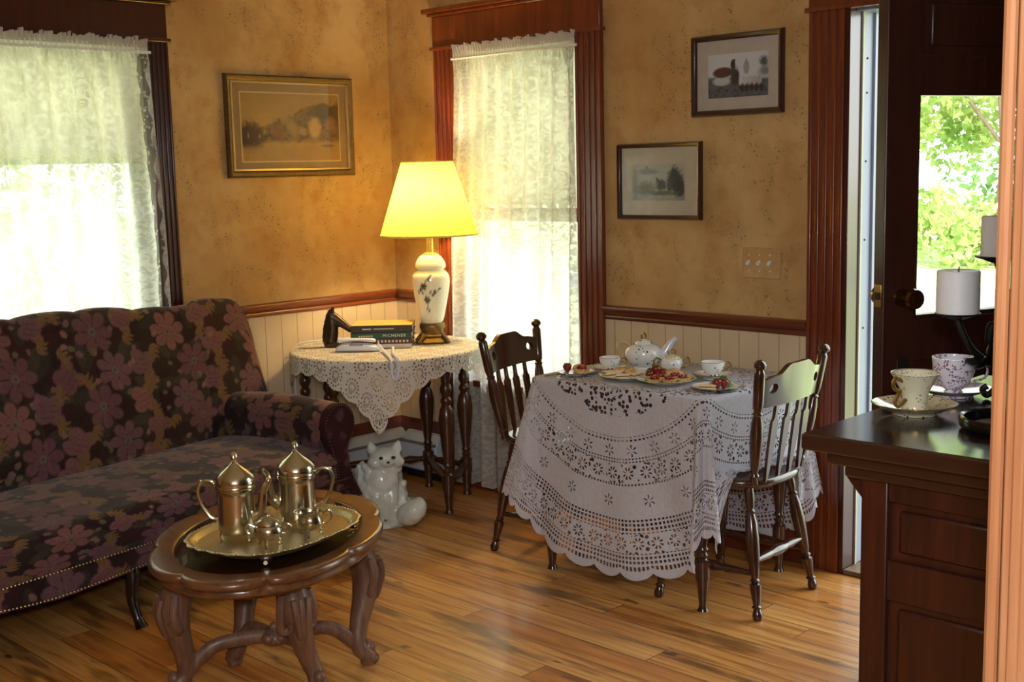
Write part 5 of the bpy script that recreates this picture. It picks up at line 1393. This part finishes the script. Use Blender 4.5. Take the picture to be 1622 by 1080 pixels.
for k, (a, b) in enumerate(((-.012, .0), (.008, -.012), (.0, .012), (.05, .005), (.045, -.012))):
    o = M().sph((0, 0, .010), (.010, .010, .011), 14, 10).build('grape', MGRAPE); o.location = (*on(2.270, -.520, a, b), TT + .0065); tag(o, 'green grape on the fruit plate by the right chair', 'grape', 'grapes on the right fruit plate')
o = M().sph((0, 0, .009), (.011, .011, .011), 14, 10).build('grape', MGRAPE); o.location = (*on(2.060, -.520, -.066, .012), PZ); tag(o, 'single pale green grape at the left edge of the right platter', 'grape')
lf = M()
for k in range(5): a = k * .6 - 1.2; lf.sph((.014 * math.cos(a), .014 * math.sin(a), .006), (.014, .006, .0015), 10, 6, RZ(a))
o = lf.build('garnish_leaf', MLEAF); o.location = (*on(2.060, -.520, .082, .02), PZ + .002); tag(o, 'dark green garnish sprig at the right edge of the right platter', 'garnish')

# ------------------------------------------------------------------ counter
CX0, CY0, CX1, CY1, CZ = 3.412, -1.885, 4.35, -1.05, .98
ctr = thing('counter_cabinet', 'dark polished wooden counter with panelled base at the right', 'counter', (CX0, CY0, 0))
WX, WY = CX1 - CX0, CY1 - CY0
tco = NT('polished_counter_top'); co = tco.coord(); nz = tco.noise(tco.mapp(co, (2, 30, 30)), 1.5, 4)
MCT = tco.done(tco.bsdf(tco.mix(nz, s2l((30, 22, 20)), s2l((48, 34, 28))), .16, 0, .5, .4))
M().bb((0, 0, CZ - .034), (WX, WY, CZ)).build('counter_top', MCOUNT, ctr, bevel=.006)
M().bb((.006, .006, CZ - .0002), (WX - .006, WY - .006, CZ + .0006)).build('top_veneer', MCT, ctr)
M().bb((.04, .03, CZ - .062), (WX - .02, WY - .03, CZ - .034)).bb((.07, .045, CZ - .085), (WX - .02, WY - .04, CZ - .062)).build('cornice_moulding', MCOUNT, ctr, bevel=.005)
bx = .098; by = .062
m = M()
for a, b, c_, e in ((bx, bx + .055, 0, CZ - .085), (WX - .12, WX - .06, 0, CZ - .085), (bx + .056, WX - .121, CZ - .125, CZ - .086), (bx + .056, WX - .121, .66, .74), (bx + .056, WX - .121, 0.001, .12)): m.bb((a, by, c_), (b, by + .022, e))
for a, b, c_, e in ((by + .022, by + .055, 0, CZ - .085), (WY - .12, WY - .05, 0, CZ - .085), (by + .056, WY - .05, CZ - .125, CZ - .086), (by + .056, WY - .05, .66, .74), (by + .056, WY - .05, 0.001, .12)): m.bb((bx, a, c_), (bx + .022, b, e))
m.build('base_frame', MCOUNTV, ctr, bevel=.003)
M().bb((bx + .014, by + .014, 0), (WX - .06, WY - .05, CZ - .086)).build('base_carcass', MCOUNTV, ctr)
for a, b, c_, e in ((bx + .075, .36, .755, CZ - .14), (.40, WX - .14, .755, CZ - .14), (bx + .075, .36, .14, .645), (.40, WX - .14, .14, .645)): M().bb((a, by + .006, c_), (b, by + .020, e)).build('raised_panel', MCOUNTV, ctr, bevel=.008)
m = M().prism([(0, 0), (.055, .0), (.055, -.11), (.035, -.075), (.012, -.05), (0, -.035)], .10, .14, T(bx - .054, 0, CZ - .062) @ Matrix.Rotation(PI / 2, 4, 'X') @ Matrix.Diagonal((1, 1, -1, 1)))
m.build('bracket', MCOUNTV, ctr)
KZ = CZ + .0012
saucer('gilded openwork saucer under the flared cup at the counter front', (3.502, -1.588, KZ), MCH4, .085, 'saucer', 'saucer', .02, .022)
c_ = teacup('flared cream teacup with gilt scroll handle at the front of the counter', (3.502, -1.588, KZ + .007), -1.8, MCH3, .049, .078, flare=True)
for o in c_.children:
    if o.name.startswith('handle'):
        o.data = ear([(.040, 0, .066), (.058, 0, .074), (.068, 0, .064), (.060, 0, .050), (.046, 0, .046), (.054, 0, .036), (.062, 0, .024), (.050, 0, .014), (.036, 0, .020), (.028, 0, .026)], .0042).build('tmp', MGOLD).data
        bpy.data.objects.remove(bpy.data.objects['tmp'])
saucer('lilac-flowered saucer at the back of the counter', (3.478, -1.352, KZ), MCH2, .082, 'saucer', 'saucer', 0, .018)
teacup('white teacup with tiny purple flowers behind the flared cup', (3.478, -1.352, KZ + .007), .2, MCH2, .047, .078, gold=MCH2, flare=False)
bd = thing('black_dish', 'shallow round black dish at the right end of the counter', 'dish', (3.705, -1.625, KZ))
M().lathe([(.0, 0), (.078, 0), (.084, .006), (.086, .020), (.083, .026), (.076, .024), (.074, .010), (.066, .006), (.0, .006)], 48).build('dish', flat('black_lacquer', (16, 15, 16), .18, coat=.5), bd)
M().lathe([(.0, .0065), (.06, .0065), (.058, .010), (.0, .012)], 32).build('dish_liner', flat('brown_liner', (96, 84, 58), .6, var=.3), bd)
# candelabrum
cb = thing('candelabrum', 'black wrought-iron candle stand with scrolling arms on the counter', 'candle stand', (3.605, -1.318, KZ))
c1p = Vector((3.513 - 3.605, -1.42 + 1.318, 1.172 - KZ)); c2p = Vector((3.570 - 3.605, -1.360 + 1.318, 1.292 - KZ))
m = M().tube(cat([(0, 0, .03), (.012, 0, .10), (-.01, 0, .18), c2p - Vector((0, 0, .012))], 8), .0075, 8); m.build('stem', MIRON, cb)
m = M()
for k in range(3):
    a = k * 2 * PI / 3 + 3.6; cx, sy = math.cos(a), math.sin(a)
    m.tube(cat([(0, 0, .05), (.025 * cx, .025 * sy, .045), (.05 * cx, .05 * sy, .016), (.062 * cx, .062 * sy, .008), (.070 * cx, .070 * sy, .020), (.060 * cx, .060 * sy, .028)], 6), .007, 8)
m.build('foot', MIRON, cb)
m = M()
side = c1p.copy(); side.z = 0; sd_ = side.normalized()
m.tube(cat([(0, 0, .06), sd_ * .05 + Vector((0, 0, .075)), sd_ * .10 + Vector((0, 0, .11)), sd_ * .125 + Vector((0, 0, .15)), c1p - Vector((0, 0, .012))], 8), .0075, 8)
m.tube(cat([(0, 0, .09), sd_ * .04 + Vector((0, 0, .14)), sd_ * .075 + Vector((.01, .01, .165)), sd_ * .08 + Vector((.01, .01, .13)), sd_ * .055 + Vector((.01, .01, .115))], 8), .009, 8)
for k in range(5): m.sph(sd_ * (.03 + .018 * k) + Vector((.006, .0, .10 + .018 * math.sin(k * 1.4))), (.022, .022, .009), 10, 6, Matrix.Rotation(k * .8, 4, 'Y'))
m.tube(cat([(0, 0, .1), (.05, .05, .13), (.09, .08, .17), (.09, .09, .2)], 6), .0065, 8)
m.build('scroll_arm', MIRON, cb)
for p in (c1p, c2p): M().lathe([(.0, -.012), (.012, -.012), (.030, -.005), (.044, -.001), (.047, .003), (.0, .001)], 28, T(*p)).build('drip_pan', MIRON, cb)
def candle(label, p, R, H):
    t = thing('pillar_candle', label, 'candle', (3.605 + p.x, -1.318 + p.y, KZ + p.z + .002))
    M().lathe([(.0, 0), (R, 0), (R, H - .003), (R - .003, H), (R - .008, H - .002), (.0, H - .004)], 36).build('wax', MWAX, t)
    M().tube([(0, 0, H - .005), (.001, 0, H + .008)], .0014, 6).build('wick', MFELT, t)
candle('wide white pillar candle on the left arm of the iron stand', c1p, .0445, .092)
candle('grey-white pillar candle higher up on the iron stand', c2p, .034, .085)

# ------------------------------------------------------------------ outdoors
GZ = -.45
t = NT('lawn_grass'); co = t.coord(); nz = t.noise(co, .8, 5, .7); n2 = t.noise(co, 14, 3)
MLAWN = t.done(t.bsdf(t.mix(nz.step(.3, .7), s2l((160, 176, 122)), s2l((204, 208, 160))), .9, 0, .2, 0, t.bump(n2, .6, .05)))
tag(M().bb((-60, -40, GZ - .1), (60, 70, GZ)).build('ground', MLAWN), kind='structure')
rdp = [(-26, 9.0), (-10, 11.0), (4, 12.6), (16, 14.5), (16, 17.2), (4, 15.0), (-10, 13.2), (-26, 11.0)]
tag(M().prism(rdp, GZ, GZ + .01).build('driveway', flat('asphalt', (124, 128, 132), .9, var=.15, vs=6)), kind='structure')
tag(M().bb((1.4, .16, GZ), (4.4, 1.6, -.06)).build('porch_step', flat('porch_boards', (150, 146, 140), .7)), kind='structure')
def leafmat(n, a, b):
    t = NT(n); co = t.coord(); nz = t.noise(co, 1.1, 3, .6); c_ = t.mix(nz.step(.35, .65), s2l(a), s2l(b))
    return fabric(t, 1.0, c_, .45)
LM = [leafmat('spring_leaf', (128, 170, 96), (190, 212, 140)), leafmat('deep_leaf', (100, 142, 86), (160, 190, 120)), leafmat('yellow_leaf', (160, 190, 110), (210, 216, 150))]
MBARK = flat('bark', (120, 104, 88), .9, var=.4, vs=8)
def tree(label, x, y, h, R, n, lm_, seed, low=.15, name='leafy_tree', grp=None):
    rr = np.random.RandomState(seed); t = thing(name, label, 'tree', (x, y, GZ))
    M().tube(cat([(0, 0, 0), (.1, .05, h * .25), (-.05, .1, h * .5), (.1, 0, h * .8)], 5), [.11 * h / 6 * (1 - .055 * i) for i in range(16)], 10).tube(cat([(0, .05, h * .35), (.5 * R, .2, h * .55), (.7 * R, .1, h * .7)], 5), .03 * h / 6, 8).tube(cat([(0, .05, h * .3), (-.5 * R, -.2, h * .5), (-.7 * R, -.3, h * .72)], 5), .03 * h / 6, 8).build('trunk', MBARK, t)
    cl = [(rr.uniform(-.7, .7) * R, rr.uniform(-.7, .7) * R, h * (low + (1 - low) * rr.rand()), rr.uniform(.25, .5) * R) for _ in range(26)]
    m = M(); vs = []; fs = []
    for i in range(int(n * 2.3)):
        cx, cy, cz, cr_ = cl[rr.randint(len(cl))]
        d_ = rr.randn(3); d_ /= np.linalg.norm(d_); p = np.array([cx, cy, cz]) + d_ * cr_ * rr.rand() ** .4
        a = rr.randn(3); a /= np.linalg.norm(a); b = np.cross(a, rr.randn(3)); b /= np.linalg.norm(b); s_ = rr.uniform(.06, .15)
        k = len(vs); vs += [tuple(p - a * s_), tuple(p + b * s_ * .5), tuple(p + a * s_), tuple(p - b * s_ * .5)]; fs.append((k, k + 1, k + 2, k + 3))
    m.add(vs, fs); m.build('foliage', LM[lm_], t, weld=False, smooth=False)
for k, a in enumerate(((-1.2, 18.5, 7, 1.8, 3600, 0), (-4.7, 18.6, 7.5, 1.9, 4200, 2), (-8.6, 18.8, 7.5, 1.9, 3800, 0), (2.8, 18.8, 8, 1.8, 2600, 1), (-5.6, 24.5, 10, 3.3, 6500, 1))):
    tree(['bright young tree straight beyond the door glass', 'yellow-green tree beyond the drive, left in the door glass', 'pale green tree farthest left through the door', 'deep green tree farther right beyond the drive', 'tall dark green tree behind the others, seen through the door'][k], *a, 10 + k, .05, 'leafy_tree', 'trees beyond the drive')
tree('light green tree added outside the left window to tint its glow', -6.0, -1.0, 6, 2.4, 2200, 0, 31, .05)  # both trees here are added to tint the window glow green
tree('green bush-like tree added outside the left window for its tint, farther off', -9.5, -6.5, 7, 2.2, 1800, 1, 32, .05)

# ------------------------------------------------------------------ light
w = bpy.data.worlds.new('sky'); scene.world = w; w.use_nodes = True
nt = w.node_tree; nt.nodes.clear(); ow = nt.nodes.new('ShaderNodeOutputWorld'); bg = nt.nodes.new('ShaderNodeBackground')
tcw = nt.nodes.new('ShaderNodeTexCoord'); sep = nt.nodes.new('ShaderNodeSeparateXYZ'); rmp = nt.nodes.new('ShaderNodeValToRGB')
nt.links.new(tcw.outputs['Generated'], sep.inputs[0]); nt.links.new(sep.outputs[2], rmp.inputs[0])
rmp.color_ramp.elements[0].color = (.94, 1, .97, 1); rmp.color_ramp.elements[1].color = (.80, .92, 1, 1)
nt.links.new(rmp.outputs[0], bg.inputs[0]); bg.inputs[1].default_value = 5.0; nt.links.new(bg.outputs[0], ow.inputs[0])
sn = bpy.data.lights.new('sun', 'SUN'); sn.energy = 5.5; sn.angle = .02; sn.color = (1, .96, .86)
so_ = bpy.data.objects.new('sun', sn); COL.objects.link(so_); so_.rotation_euler = (math.radians(48), 0, math.radians(28))
def area(name, loc, tgt, size, e, col):
    l = bpy.data.lights.new(name, 'AREA'); l.energy = e; l.size = size; l.color = col
    o = bpy.data.objects.new(name, l); COL.objects.link(o); o.location = loc
    o.rotation_euler = (Vector(tgt) - Vector(loc)).to_track_quat('-Z', 'Y').to_euler(); return o
rl = area('room_fill', (5.0, -4.6, 2.25), (2.2, -.3, .7), .9, 38, (.94, .97, 1))  # soft fill added to lift the ambient light, no lamp stands there
area('camera_flash', (4.68, -3.96, 1.66), (2.2, -1.0, .8), .10, 24, (.95, .97, 1))
scene.view_settings.view_transform = 'Standard'
scene.view_settings.look = 'None'
scene.cycles.use_denoising = True
scene.cycles.max_bounces = 8; scene.cycles.transparent_max_bounces = 16
scene.cycles.sample_clamp_indirect = 6
